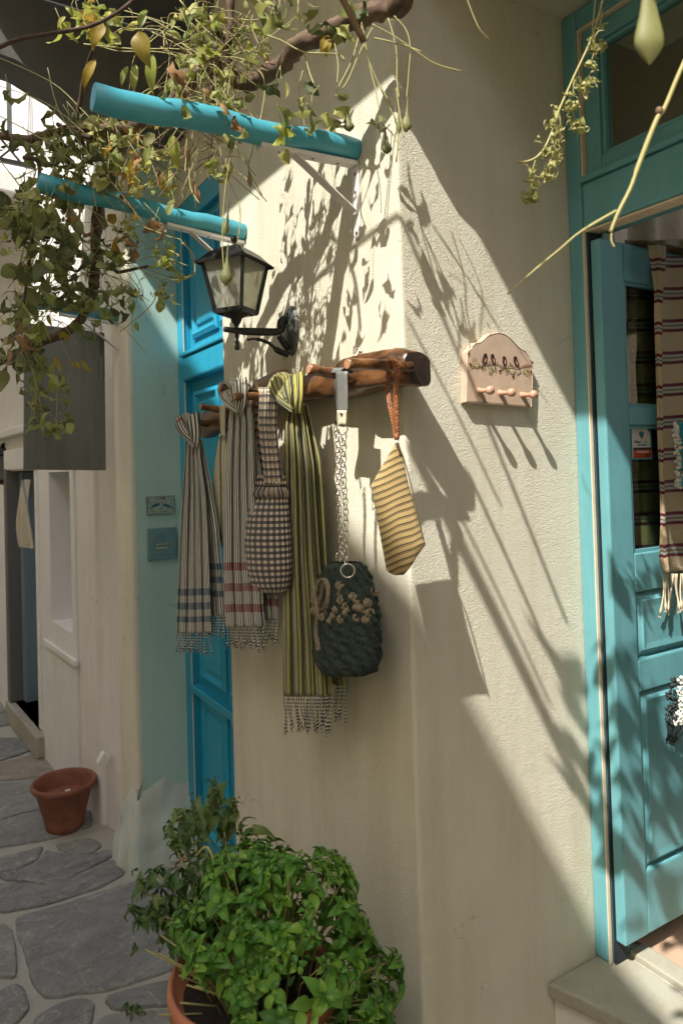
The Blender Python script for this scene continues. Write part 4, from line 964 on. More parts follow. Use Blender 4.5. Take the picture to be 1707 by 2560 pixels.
def fringe(pts, length, n, mat, parent, r=.0021, seed=0, tw=110, name='fringe', kind='stuff'):
    """pts: bottom edge as world points; twisted strands hang straight down from it"""
    rr = random.Random(seed); m = MB(); tot = len(pts)-1
    for i in range(n):
        k = (i+.5+rr.uniform(-.35, .35))/n*tot; a = min(int(k), tot-1); p = pts[a].lerp(pts[a+1], k-a)
        L = length*rr.uniform(.86, 1.06); sx, sy = rr.uniform(-.012, .012), rr.uniform(-.012, .012); w = rr.uniform(.0, 6)
        path = [p+Vector((sx*t*t*1.2+.002*math.sin(w+t*6), sy*t*t*1.2+.002*math.cos(w+t*5), -L*t)) for t in [j/8 for j in range(9)]]
        rad = [r]*7+[r*1.7, r*1.1]
        b = len(m.v); m.tube(path, rad, 6, True, tw)
        end = path[-1]
        for q in range(3): m.tube([end, end+Vector((rr.uniform(-.006, .006), rr.uniform(-.004, .004), -rr.uniform(.005, .010)))], r*.5, 4, True, tw)
    return m.build(name, mat, parent, smooth=True, kind=kind)
def bag(name, rows, Xf, thick, mat, parent, nu=64, nv=50, uvfn=None, disp=None, tz_=None, uvrep=1.0):
    """closed soft body from px rows (y,xL,xR,thickness factor)"""
    y0, y1 = rows[0][0], rows[-1][0]
    def fn(u, v):
        y = lerp(y0, y1, v); r = table(rows, y); xm, hw, tf = (r[0]+r[1])/2, (r[1]-r[0])/2, r[2]
        a = 2*math.pi*u; x = xm+hw*math.cos(a); sgn = math.sin(a)
        X = Xf(xm, y); P = onX(x, y, X); d = thick*tf*math.copysign(abs(sgn)**.75, sgn)
        if disp: d += disp(u, v)*(1 if sgn > 0 else -1)*(abs(sgn)**.3); 
        P = P-Vector((d*.72, d*.69, 0))
        if disp and abs(sgn) < .5: x2 = x+disp(u, v)*1100*math.copysign(1, math.cos(a))*(1-abs(sgn)*2); P = onX(x2, y, X)-Vector((d*.72, d*.69, 0))
        q = (uvfn(x, y) if uvfn else (u*uvrep, v))
        return P, q
    return MB().grid(fn, nu, nv).build(name, mat, parent, smooth=True)
def knot(peg_mid, ax, R, w, mat, parent, dirs, seed=0, pinch=None):
    """scarf wrapped round a peg: soft overlapping loops of folded cloth and a cinched throat"""
    rr = random.Random(seed); ax = Vector(ax).normalized(); e1 = Vector((0, 0, 1)); e1 = (e1-ax*e1.dot(ax)).normalized(); e2 = ax.cross(e1)
    for k, (off, R_, th) in enumerate(((-.30, 1.0, .36), (.25, .95, .36), (0.0, 1.10, .30))):
        c = peg_mid+ax*(off*w)
        m = MB(); n = 26
        def fn(u, v, c=c, R_=R_, th=th, k=k):
            a = 2*math.pi*u; b = 2*math.pi*v
            rad = e1*math.cos(a)+e2*math.sin(a)
            wid = w*.42*(1+.18*math.sin(a*2+k)); t_ = R*th*(1+.2*math.sin(a*3+k*2))
            fold = 1+.10*math.sin(b*7+a*1.5)
            return c+rad*(R*R_*.72*(1+.12*noise.noise((math.cos(a)*2, math.sin(a)*2, k)))+math.cos(b)*t_*fold)+ax*(math.sin(b)*wid*fold+.25*w*math.sin(a+k)*.5), (v, u*.35)
        m.grid(fn, n*2, 18).build('knot_loop', mat, parent, smooth=True)
def wraps(pa, pb, X, w, mat, parent):
    mid = [((pa[i][0]+pb[i][0])/2, (pa[i][1]+pb[i][1])/2-(10 if i == 0 else 0)) for i in range(3)]
    for k, pts in enumerate((mid, pa)):
        P = smooth_path([onX(x, y, X-.004*k-.010*math.sin(math.pi*i/(len(pts)-1))) for i, (x, y) in enumerate(pts)], 10); n = len(P)
        def fn(u, v):
            i = min(int(v*(n-1)), n-2); p = P[i].lerp(P[i+1], v*(n-1)-i); d = (P[i+1]-P[i]).normalized(); sd = d.cross(Vector((1, .3, 0))).normalized(); nn = sd.cross(d)
            a = 2*math.pi*u; ww = w*(1.15 if k else 1.9)*(1-.42*v)*(1+.08*math.sin(v*8)); f = 1+.09*math.cos(a*9+v*3)
            return p+sd*(math.cos(a)*ww*f)+nn*(math.sin(a)*.013*f*(1-.2*v)), (u*.5+k*.3, v*.12)
        MB().grid(fn, 72, 20).build('knot_wrap', mat, parent, smooth=True)
def strap_fn(pts, w, flat, mat, name, parent, uvk=1.0, n=10): return MB().tube(smooth_path(pts, 6), w, n, True, uvk, flat).build(name, mat, parent, smooth=True)
# ================================================================ SCARF A: leftmost, blue bands
B, T = PEG['scarf1']; c_ = T.lerp(B, .32)
t = thing('striped_scarf', 'grey and cream striped scarf with three navy bands, leftmost on the rack', 'scarf', tuple(c_), 'scarves knotted on the rack pegs')
x0_ = c_.x
cloth('rear_tail', [(1100, 474, 506, .7), (1200, 480, 528, 1), (1320, 492, 548, 1), (1540, 506, 568, .9)], lambda x, y: x0_+.012, 3, .013, M['scarf1b'], t, 60, 60, 4)
ta = cloth('front_tail', [(1085, 466, 500, .6), (1140, 462, 500, .9), (1230, 456, 512, 1.1), (1350, 448, 520, 1), (1583, 440, 528, .8)], lambda x, y: x0_-.008, 4.0, .014, M['scarf1'], t, 80, 70, 1)
fringe([onX(x, 1582, x0_-.012) for x in range(442, 530, 8)], .062, 16, M['fringe'], t, seed=1)
fringe([onX(x, 1538, x0_+.008) for x in range(508, 570, 8)], .062, 12, M['fringe'], t, seed=2)
knot(c_+Vector((0, 0, -.006)), (B-T), .032, .040, M['scarf1b'], t, None, 1)
wraps([(448, 1052), (462, 1082), (492, 1112)], [(518, 1060), (512, 1088), (484, 1114)], x0_-.022, .019, M['scarf1b'], t)
# ================================================================ SCARF B: maroon bands
B, T = PEG['scarf2']; c_ = T.lerp(B, .38); x1_ = c_.x
t = thing('striped_scarf', 'grey and cream striped scarf with three maroon bands, left of the checked bag', 'scarf', tuple(c_), 'scarves knotted on the rack pegs')
cloth('rear_tail', [(1010, 590, 625, .6), (1200, 600, 655, 1), (1400, 625, 690, 1), (1550, 640, 698, .8)], lambda x, y: x1_+.020, 3, .012, M['scarf2'], t, 60, 60, 9, uvu=(0, .6))
cloth('front_tail', [(990, 578, 622, .6), (1060, 572, 634, 1), (1200, 563, 640, 1.1), (1400, 560, 652, 1), (1568, 566, 665, .8)], lambda x, y: x1_-.004, 4.2, .014, M['scarf2'], t, 90, 70, 3)
fringe([onX(x, 1566, x1_-.008) for x in range(568, 668, 8)], .060, 18, M['fringe'], t, seed=3)
fringe([onX(x, 1548, x1_+.016) for x in range(642, 700, 8)], .060, 9, M['fringe'], t, seed=4)
knot(c_+Vector((0, 0, -.002)), (B-T), .030, .050, M['scarf2'], t, None, 2)
wraps([(556, 968), (570, 1000), (600, 1026)], [(636, 975), (626, 1004), (592, 1028)], x1_-.020, .020, M['scarf2'], t)
# ================================================================ SCARF C: olive yellow
B, T = PEG['green']; c_ = T.lerp(B, .45); x2_ = min(c_.x, .885)
t = thing('striped_scarf', 'long olive and yellow striped scarf knotted in the middle of the rack', 'scarf', tuple(c_), 'scarves knotted on the rack pegs')
xf = lambda x, y: .862+.00028*(x-700)
cloth('rear_tail', [(1010, 735, 768, .7), (1150, 742, 800, 1), (1400, 760, 815, 1), (1600, 770, 842, 1), (1712, 775, 866, .8)], lambda x, y: xf(x, y)+.018, 3.5, .014, M['scarf3'], t, 70, 70, 5, uvu=(0, .7))
cloth('front_tail', [(990, 722, 752, .6), (1060, 710, 768, 1), (1160, 708, 785, 1.2), (1400, 706, 800, 1.1), (1600, 706, 822, 1), (1740, 706, 832, .7)], xf, 4.6, .017, M['scarf3'], t, 110, 80, 2)
fringe([onX(x, 1739, xf(x, 0)-.007) for x in range(708, 834, 8)], .093, 20, M['fringe'], t, seed=5)
fringe([onX(x, 1711, xf(x, 0)+.012) for x in range(800, 868, 8)], .095, 11, M['fringe'], t, seed=6)
knot(c_+Vector((0, -.012, -.008)), (B-T), .034, .052, M['scarf3'], t, None, 3)
wraps([(686, 958), (702, 992), (742, 1022)], [(776, 962), (768, 992), (732, 1024)], xf(730, 0)-.026, .021, M['scarf3'], t)
# ================================================================ CHECKED CLOTH BAG
B, T = PEG['check']; c_ = T.lerp(B, .8)
xc = lambda x, y: .838+.0003*(x-660)
t = thing('checked_shoulder_bag', 'navy and cream gingham bag with a gathered top hanging between two scarves', 'bag', tuple(onX(665, 1000, xc(665, 0))))
cloth('rear_strap', [(985, 640, 668, .5), (1080, 634, 662, .6), (1235, 628, 660, .8)], lambda x, y: xc(x, y)+.035, 1.5, .005, M['checkstrap'], t, 16, 40, 2, thick=.003)
cloth('strap', [(976, 648, 692, .5), (1060, 646, 690, .6), (1140, 654, 696, .8), (1215, 660, 704, 1)], lambda x, y: xc(x, y)-.012, 2, .006, M['checkstrap'], t, 24, 50, 1, thick=.003)
MB().grid(lambda u, v: (onX(lerp(646, 692, u), 978-10*math.sin(math.pi*v), lerp(xc(660, 0)-.014, xc(660, 0)+.034, v)), (u, v*.2)), 8, 10).build('strap_top', M['checkstrap'], t, smooth=True)
def gather(u, v): return .0045*math.sin(u*2*math.pi*22+v*3)*max(0, 1-v*3.2)+.002*noise.noise((u*12, v*6, 3))
bag('body', [(1188, 650, 706, .25), (1205, 640, 712, .5), (1225, 634, 712, .5), (1240, 630, 716, .45), (1280, 620, 722, .8), (1350, 613, 728, 1), (1420, 618, 730, 1), (1462, 632, 724, .8), (1478, 645, 715, .45), (1486, 660, 700, .05)], xc, .042, M['check'], t, 130, 70, disp=gather, uvrep=2.0)
bag('ruffle', [(1218, 636, 712, .55), (1228, 628, 718, .75), (1238, 626, 720, .72), (1246, 634, 716, .5)], xc, .046, M['check'], t, 130, 8, disp=lambda u, v: .004*math.sin(u*2*math.pi*26), uvrep=2.0)
# ================================================================ CREAM CLUTCH behind scarf A and B
B, T = PEG['cream']; xcc = T.lerp(B, .5).x
t = thing('cream_clutch', 'narrow cream clutch seen edge on with a dark zip, between the two grey scarves', 'clutch bag', tuple(onX(550, 1200, xcc)))
bag('body', [(1082, 552, 562, .2), (1110, 545, 566, .5), (1180, 535, 572, 1), (1250, 530, 574, 1), (1310, 540, 570, .8), (1350, 550, 566, .5), (1368, 556, 562, .1)], lambda x, y: xcc+.01, .018, M['clutch'], t, 30, 40)
MB().tube(smooth_path([onX(x, y, xcc-.012) for x, y in ((553, 1088), (551, 1150), (553, 1250), (554, 1350))]), .0022, 6).build('zip', M['ink'], t, smooth=True)
MB().tube([onX(551, 1084, xcc-.014), onX(550, 1096, xcc-.016)], .003, 8).build('zip_pull', M['steel'], t, smooth=True)
cloth('strap', [(1012, 548, 562, 0), (1050, 551, 562, 0), (1092, 553, 563, 0)], lambda x, y: xcc-.002, 1, .001, M['clutch'], t, 4, 12, thick=.003)
# ================================================================ CROCHET BAG ON A CHAIN
B, T = PEG['chain']; 
SX_ = .862; bX = .888
t = thing('crochet_bucket_bag', 'dark green crochet bucket bag with beige bobbles on a silver chain', 'bag', tuple(onX(868, 1550, bX)))
pz0 = onX(857, 930, SX_)
def strap_band(xa, xb, X, y0, y1, name):
    cloth(name, [(y0, xa, xb, 0), ((y0+y1)/2, xa+1, xb+1, 0), (y1, xa+2, xb+1, 0)], lambda x, y: X, 1, .001, M['leather'], t, 4, 10, thick=.003)
strap_band(840, 868, SX_-.0175, 928, 1032, 'leather_strap'); strap_band(836, 864, SX_+.016, 930, 1058, 'leather_strap')
MB().grid(lambda u, v: (onX(lerp(838, 868, u), 930, SX_)+Vector((-.0175*math.cos(math.pi*v), 0, .012*math.sin(math.pi*v)-.002)), (u, v)), 4, 14).build('strap_fold', M['leather'], t, smooth=True)
cloth('strap_end', [(1026, 843, 866, 0), (1062, 844, 865, 0)], lambda x, y: SX_-.021, 1, .001, M['clutch'], t, 4, 6, thick=.003)
MB().lathe(onX(855, 1034, SX_-.0225), [(.0055, 0), (.005, .002), (.002, .003), (0, .003)], 14, (-.7, -.7, 0)).build('rivet', M['steel'], t, smooth=True)
MB().torus(onX(855, 1072, SX_-.016), .0125, .0014, RT, (0, 0, 1), 22, 6).build('strap_ring', M['steel'], t, smooth=True)
MB().torus(onX(838, 1070, SX_+.012), .010, .0014, (.5, .5, 0), (0, 0, 1), 20, 6).build('strap_ring', M['steel'], t, smooth=True)
lk = MB().torus((0, 0, 0), .0078, .0015, (1, 0, 0), (0, 0, 1), 14, 6, .72, 1.15).mesh('chain_link', smooth=True)
def chain(a, b, Xa, Xb, n, seed):
    for i in range(n):
        k = i/(n-1); x = lerp(a[0], b[0], k)+1.5*math.sin(k*9+seed); y = lerp(a[1], b[1], k); p = onX(x, y, lerp(Xa, Xb, k))
        ang = (math.pi/2.6 if i % 2 else -math.pi/3.2)+.5
        piece('chain_link', lk, M['steel'], t, Matrix.Translation(p) @ Matrix.Rotation(ang, 4, 'Z'))
chain((842, 1082), (853, 1392), SX_+.004, bX-.012, 24, 0); chain((858, 1092), (866, 1400), SX_-.016, bX-.030, 24, 2)
MB().torus(onX(850, 1392, bX-.012), .0115, .0015, (1, 0, 0), (0, 0, 1), 20, 6).build('chain_ring', M['steel'], t, smooth=True)
MB().torus(onX(869, 1427, bX-.052), .0150, .0022, RT, (0, 0, 1), 24, 8).build('bag_ring', M['steel'], t, smooth=True)
def cro(u, v):
    a = u*2*math.pi
    return .0035*math.sin(a*13+v*34)+.0045*abs(math.sin(a*20-v*16))*abs(math.sin(v*44+a*5))+.003*noise.noise((u*40, v*30, 1))
bag('body', [(1405, 832, 896, .25), (1414, 820, 908, .7), (1440, 800, 922, .85), (1480, 790, 937, 1), (1550, 785, 946, 1.05), (1620, 787, 949, 1.05), (1655, 794, 947, 1), (1676, 808, 938, .8), (1686, 830, 915, .4), (1689, 850, 890, .05)], lambda x, y: bX, .055, M['crochet'], t, 150, 120, disp=cro)
rp = random.Random(5)
def surf_pt(x, y):
    r = table([(1405, 832, 896, .25), (1414, 820, 908, .7), (1440, 800, 922, .85), (1480, 790, 937, 1), (1550, 785, 946, 1.05), (1620, 787, 949, 1.05)], y)
    xm, hw = (r[0]+r[1])/2, (r[1]-r[0])/2; c = max(-1, min(1, (x-xm)/hw)); sg = math.sqrt(1-c*c)
    d = .055*r[2]*sg**.75+.004; P = onX(x, y, bX); return P-Vector((d*.72, d*.69, 0))
for (x, y) in ((862, 1455), (870, 1462), (792, 1496), (868, 1490), (856, 1512), (793, 1522), (822, 1532), (850, 1528), (882, 1520), (896, 1482), (905, 1488), (908, 1508), (915, 1512), (933, 1524), (928, 1500), (905, 1532), (812, 1510), (936, 1478), (800, 1470), (868, 1474), (880, 1505), (845, 1540), (780+88, 1535), (925, 1540), (835, 1515)):
    m = MB(); c0 = surf_pt(x, y)+Vector((.0040, .0040, 0))
    for k in range(9): m.ball(c0+RT*(.0070*math.cos(k*.785+x))+Vector((0, 0, .0066*math.sin(k*.785+x)))*(0 if k == 8 else 1)-FW*(.0045 if k == 8 else .002), .0068 if k == 8 else .0044, 8, (1, 1, 1), .3)
    m.build('bobble', M['crochet_be'], t, smooth=True)
def braid(pts, r, tw, mat, name, parent, strands=3, rs=.52, n=8):
    P = smooth_path(pts, 10); m = MB(); L = 0
    for s_ in range(strands):
        path = []; L = 0
        for i, p in enumerate(P):
            if i: L += (P[i]-P[i-1]).length
            a = L*tw+s_*2*math.pi/strands
            path.append(p+RT*(r*math.sin(a))+FW*(r*.5*math.sin(2*a)))
        m.tube(path, r*rs, n)
    return m.build(name, mat, parent, smooth=True)
braid([surf_pt(x, y)-Vector((.012, .012, 0)) for x, y in ((812, 1442), (805, 1475), (812, 1520), (808, 1560), (815, 1600), (816, 1608))], .0042, 330, M['crochet_be'], 'cord', t)
braid([surf_pt(x, y)-Vector((.010, .010, 0)) for x, y in ((800, 1500), (808, 1460), (825, 1438), (838, 1455), (838, 1490), (825, 1512))], .0042, 330, M['crochet_be'], 'cord', t)
braid([surf_pt(x, y)-Vector((.006, .006, 0)) for x, y in ((814, 1500), (822, 1462), (830, 1440))], .0042, 330, M['crochet_be'], 'cord', t)
# ================================================================ STRIPED POUCH ON A BRAIDED LEATHER STRAP
bpg = onY(985, 905, PEG['pouch'][0].lerp(PEG['pouch'][1], .1).y); DP = min(1.475, bpg.dot(FW)-.008)
t = thing('striped_pouch', 'yellow and black striped zip pouch hanging by a braided leather loop at the corner', 'clutch bag', tuple(onD(990, 1250, DP)))
PR = [(1106, 989, 996, .1), (1130, 975, 1004, .4), (1215, 926, 1022, .9), (1300, 943, 1045, 1), (1362, 954, 1064, .9), (1378, 957, 1050, .8), (1412, 963, 1030, .6), (1430, 967, 1016, .4), (1438, 985, 1008, .05)]
def puv(x, y): return ((y+(x-990)*.42-1100)/330+.004*math.sin(x*.09), (x-920)/140)
y0, y1 = 1106, 1438
def pfn(u, v):
    y = lerp(y0, y1, v); r = table(PR, y); xm, hw = (r[0]+r[1])/2, (r[1]-r[0])/2; a = 2*math.pi*u; x = xm+hw*math.cos(a)
    d = .014*r[2]*math.sin(a)+.0015*noise.noise((x*.05, y*.03, 1)); P = onD(x, y, DP-d); return P, puv(x, y)
MB().grid(pfn, 60, 60).build('body', M['pouch'], t, smooth=True)
zp = [onD(x, y, DP-.012) for x, y in ((994, 1110), (1010, 1150), (1030, 1225), (1045, 1290), (1058, 1350))]
m = MB().tube(smooth_path(zp), .0017, 6); m.build('zip', M['steel'], t, smooth=True)
MB().tube([onD(991, 1096, DP-.010), onD(993, 1120, DP-.015)], .0022, 8).build('zip_pull', M['steel'], t, smooth=True)
bt = lambda x, y, d=0: onD(x, y, DP-.004+d)
braid([bt(972, 925, .035), bt(978, 903, .012), bt(986, 903, -.008), bt(991, 925, -.006), bt(989, 985, 0), bt(990, 1040, 0), bt(991, 1090, 0)], .0048, 330, M['braid'], 'braided_strap', t)
braid([bt(972, 920, .034), bt(968, 960, .03), bt(974, 1010, .012), bt(984, 1055, .004), bt(991, 1092, .002)], .0044, 330, M['braid'], 'braided_strap', t)
MB().ball(bt(991, 1093, 0), .0062, 10, (1, 1, 1.3), .15).build('strap_knot', M['braid'], t, smooth=True)
# ================================================================ STRIPED THROW over the open leaf
YR = YL-.022
t = thing('striped_throw', 'cream throw with maroon bands draped over the top of the open shop leaf', 'throw', tuple(onY(1680, 1000, YR)))
def ycloth(name, rows, Y, amp, k, mat, parent, nu, nv, seed, vr=(0, 1)):
    y0, y1 = rows[0][0], rows[-1][0]
    def fn(u, v):
        y = lerp(y0, y1, v); r = table(rows, y); x = lerp(r[0], r[1], u)
        o = amp*math.sin(u*k+seed+.6*noise.noise((u*2, v*3, seed)))+.003*noise.noise((u*5, v*6, seed))
        return onY(x, y+1.5*math.sin(u*9+v*3), Y+o), (u, lerp(vr[0], vr[1], v))
    o = MB().grid(fn, nu, nv).build(name, mat, parent, smooth=True); md = o.modifiers.new('thickness', 'SOLIDIFY'); md.thickness = .002; return o
ycloth('drape', [(640, 1655, 1830), (760, 1652, 1825), (900, 1650, 1820), (1430, 1664, 1815)], YR, .004, 9, M['rug'], t, 50, 90, 0, (.045, 1.0))
ycloth('folded_edge', [(612, 1617, 1662), (660, 1624, 1662), (720, 1633, 1656), (900, 1637, 1653), (1100, 1644, 1656), (1300, 1650, 1664), (1400, 1646, 1668), (1432, 1656, 1672)], YR-.012, .004, 3, M['rug'], t, 12, 90, 2, (.0, 1.0))
ycloth('rear_drape', [(600, 1560, 1830), (1015, 1575, 1830), (1500, 1590, 1830)], YL+TH+.02, .012, 26, M['rug'], t, 80, 60, 1, (0, 1.08))
MB().grid(lambda u, v: (Vector((lerp(onY(1617, 612, YR).x, 2.1, u), lerp(YR-.01, YL+TH+.02, v), ZL1+.006+.012*math.sin(math.pi*v))), (u, v*.04)), 40, 10).build('top_fold', M['rug'], t, smooth=True)
fringe([onY(x, 1434, YR) for x in range(1655, 1800, 12)], .105, 26, M['creamfringe'], t, r=.0022, seed=8)
# ---- crochet pieces at the right rim
def crochet_hang(pxs, Y, w, label, mats, seed, name, fr=0):
    rr = random.Random(seed); t = thing(name, label, 'crochet trim', tuple(onY(*pxs[0], Y)))
    P = smooth_path([onY(a, b, Y) for a, b in pxs], 8)
    for k, mt in enumerate(mats):
        m = MB()
        for i, p in enumerate(P):
            for q in range(5):
                m.ball(p+RT*((k-(len(mats)-1)/2)*w/len(mats)+rr.uniform(-.5, .5)*w/len(mats))+Vector((rr.uniform(-.004, .004), rr.uniform(-.006, .004), rr.uniform(-.006, .006))), rr.uniform(.003, .0055), 6, (1, 1, 1), .4)
        m.build('crochet_strip', mt, t, smooth=True, kind='stuff')
    if fr: fringe([P[-1]+RT*(x*w/8) for x in range(-4, 5)], fr, 16, mats[0], t, r=.002, seed=seed, name='fringe')
    return t
crochet_hang([(1700, 1062), (1704, 1120), (1706, 1215)], YR-.03, .035, 'green and white crochet loops at the right rim over the striped throw', [M['inkwhite'], M['inkcyan'], M['crochet']], 4, 'crochet_garland')
crochet_hang([(1706, 1698), (1702, 1760), (1698, 1808)], YL-.04, .075, 'black and white crochet trim with black fringe at the right rim below the throw', [M['ink'], M['inkwhite'], M['ink']], 6, 'crochet_shawl', .045)
# ================================================================ LEAF MESHES (shared)
def leaf_mesh(name, w, curl, fold, twist, nu=4, nv=6, tip=1.0, wav=0.0, seed=0, jag=0.0):
    """unit-length leaf growing along +X, facing +Z"""
    rr = random.Random(seed); vs = []; uv = []
    for j in range(nv+1):
        v = j/nv; x = v; half = w*math.sin(math.pi*min(1, v**.75*1.0))*(1-.25*v)
        if jag and j % 2: half *= 1-jag
        ang = curl*v*v; cx = (math.sin(ang)/ang if ang > .01 else 1)*x; cz = -((1-math.cos(ang))/ang if ang > .01 else 0)*x
        tw = twist*v
        for i in range(nu+1):
            u = i/nu*2-1; y = half*u; z = abs(u)*half*fold+wav*math.sin(v*9+u*2+seed)*abs(u)+wav*.5*rr.uniform(-1, 1)
            y2 = y*math.cos(tw)-z*math.sin(tw); z2 = y*math.sin(tw)+z*math.cos(tw)
            vs.append(Vector((cx, y2, cz+z2))); uv.append((i/nu, v))
    fs = [(j*(nu+1)+i, j*(nu+1)+i+1, (j+1)*(nu+1)+i+1, (j+1)*(nu+1)+i) for j in range(nv) for i in range(nu)]
    return vs, fs, uv
def curled_mesh(seed):
    """wilted leaf: crumpled, hanging"""
    rr = random.Random(seed)
    vs, fs, uv = leaf_mesh('c', rr.uniform(.22, .38), rr.uniform(1.2, 3.2), rr.uniform(.5, 1.5), rr.uniform(-1.6, 1.6), 4, 6, 1, .10, seed, .25)
    vs = [v+Vector((noise.noise(v*5+Vector((seed, 0, 0)))*.12, noise.noise(v*5+Vector((0, seed, 0)))*.16, noise.noise(v*5+Vector((0, 0, seed)))*.16)) for v in vs]
    return vs, fs, uv
def to_mesh(name, dat, mat):
    m = MB().add(*dat); me = m.mesh(name, smooth=True); me.materials.append(mat); return me
def scatter(parent, items, mats, variants, cap=300, name='leaf'):
    """items: (matrix, variant index, material key, size). Largest/nearest become single leaf objects, the rest one mass"""
    items = sorted(items, key=lambda q: q[3]/max(.3, (q[0].translation).dot(FW)) * (1 if inview(q[0].translation) else .01), reverse=True)
    cache = {}
    for M4, vi, mk, sz in items[:cap]:
        if (vi, mk) not in cache: cache[(vi, mk)] = to_mesh(name, variants[vi], mats[mk])
        piece(name, cache[(vi, mk)], None, parent, M4)
    rest = {}
    for M4, vi, mk, sz in items[cap:]:
        m = rest.setdefault(mk, MB()); vs, fs, uv = variants[vi]; m.add([M4 @ v for v in vs], fs, uv)
    for mk, m in rest.items(): m.build('foliage', mats[mk], parent, smooth=True, kind='stuff')
def inview(p):
    d = p.dot(FW)
    if d < .1: return False
    x = PPX+F*p.dot(RT)/d; y = PPY-F*p.dot(UP)/d; return -20 < x < 1727 and -20 < y < 2580
def leafM(p, d, up, s):
    d = d.normalized(); y = up.cross(d); y = y.normalized() if y.length > 1e-4 else Vector((0, 1, 0)); z = d.cross(y)
    return Matrix(((d.x*s, y.x*s, z.x*s, p.x), (d.y*s, y.y*s, z.y*s, p.y), (d.z*s, y.z*s, z.z*s, p.z), (0, 0, 0, 1)))
def rv(r_): return Vector((r_.gauss(0, 1), r_.gauss(0, 1), r_.gauss(0, 1))).normalized()
# ================================================================ POTS
pc = onZ(163, 2068, ZG+.006); t = thing('terracotta_pot', 'empty brown terracotta pot standing on the paving beside the white pier', 'flower pot', tuple(pc))
k = pc.dot(FW)/1800; H = 118*k; R = 78*k
MB().lathe(pc, [(0, .003), (R*.52, 0), (R*.56, .004), (R*.60, .03), (R*.60, .034), (R*.68, H*.38), (R*.70, H*.40), (R*.695, H*.42), (R*.71, H*.44), (R*.86, H*.84), (R*.90, H*.86), (R*.97, H*.87), (R*1.0, H*.92), (R*.99, H*.98), (R*.95, H), (R*.90, H*.985), (R*.86, H*.9), (R*.80, H*.72), (R*.60, .08), (0, .075)], 48).build('pot_body', M['terracotta'], t, smooth=True)
MB().lathe(pc, [(R*.78, H*.66), (0, H*.67)], 32).build('soil', M['terracotta'], t)
MB().box(pc+Vector((.02, .02, H*.68)), (.012, .008, .012), Matrix.Rotation(.5, 3, 'X')).build('plant_tag', M['inkwhite'], t)
bc = Vector((.655, 1.40, 0)); bz = -1.36
t = thing('potted_basil', 'big bushy green basil in an orange terracotta pot at the wall foot', 'potted plant', (bc.x, bc.y, ZG+.008)); basil = t
bc = Vector((.612, 1.425, 0))
MB().box((bc.x, bc.y, (ZG-1.50)/2), (.17, .17, (-1.50-ZG)/2)).build('stone_block', M['stucco_white'], t, bevel=.012)
MB().lathe((bc.x, bc.y, -1.50), [(0, .002), (.120, 0), (.126, .01), (.158, .34), (.164, .39), (.174, .392), (.178, .43), (.174, .448), (.166, .445), (.156, .41), (.0, .405)], 56).build('pot_body', M['terracotta_or'], t, smooth=True)
MB().lathe((bc.x, bc.y, -1.50), [(.158, .408), (.08, .42), (0, .425)], 24).build('soil', M['soil'], t)
# basil dome: whorls of leaves on an uneven ellipsoid
rb = random.Random(11); variants = [leaf_mesh('b', .30, .9, .35, 0, 4, 6, 1, .012, i) for i in range(2)]+[leaf_mesh('b', .34, 1.4, .55, .2, 4, 6, 1, .02, i+7) for i in range(3)]+[leaf_mesh('b', .27, .5, .3, -.2, 4, 6, 1, .015, 5)]
def hidden(p):
    d = p.dot(FW); x = PPX+F*p.dot(RT)/d; y = PPY-F*p.dot(UP)/d; return (y > 2385 and x < 478+(y-2385)*.30) or x < 425+abs(y-2300)*.15
items = []; stems = MB(); C0 = Vector((.630, 1.395, -1.15))
A_, B_, C_ = .238, .26, .50
for i in range(820):
    th = math.acos(1-1.80*rb.random()); ph = rb.random()*2*math.pi
    d = Vector((math.sin(th)*math.cos(ph), math.sin(th)*math.sin(ph), math.cos(th)))
    bulge = 1+.24*noise.noise(d*2.3+Vector((3, 1, 0)))+.06*noise.noise(d*7)
    p = C0+Vector((d.x*A_, d.y*B_, d.z*(.34 if d.z > 0 else .42)))*bulge*rb.uniform(.90, 1.04)
    if p.x > .955 and p.y > YW: p.x = .955
    nrm = Vector((d.x/A_, d.y/B_, d.z/.36)).normalized(); nrm = (nrm+Vector((0, 0, .35))).normalized()
    if rb.random() < .35 and d.z > .15: stems.tube([C0+Vector((d.x*.08, d.y*.08, -.02)), C0.lerp(p, .6)+Vector((0, 0, .01)), p], .0018, 5)
    if p.x > .90: nrm = (nrm+Vector((-.7, 0, .1))).normalized()
    base = rb.random()*6.28; s0 = rb.uniform(.020, .045)
    e1 = nrm.orthogonal().normalized(); e2 = nrm.cross(e1)
    for lvl, (n_, sc, tilt) in enumerate(((4, 1.0, .15), (3, .62, .55), (2, .34, 1.1))):
        if hidden(p): break
        for k in range(n_):
            a = base+k*2*math.pi/n_+lvl*.8+rb.uniform(-.25, .25); o = e1*math.cos(a)+e2*math.sin(a)
            dd = (o+nrm*(tilt+rb.uniform(-.2, .25))).normalized(); q = p+o*.003+nrm*(.004*lvl)
            sz = s0*sc*rb.uniform(.8, 1.2); ok = q+dd*sz
            if ok.x > .966 and ok.y > YW-.01: continue
            items.append((leafM(q, dd, nrm+rv(rb)*.2, sz), rb.randrange(len(variants)), 0, sz))
    # inner leaves for depth
    if not hidden(p):
        q = C0.lerp(p, rb.uniform(.6, .88)); items.append((leafM(q, (rv(rb)+nrm).normalized(), nrm, s0*1.1), rb.randrange(len(variants)), 0, s0*.01))
scatter(t, items, [M['basil']], variants); stems.build('stems', M['tendril'], t, smooth=True, kind='stuff')
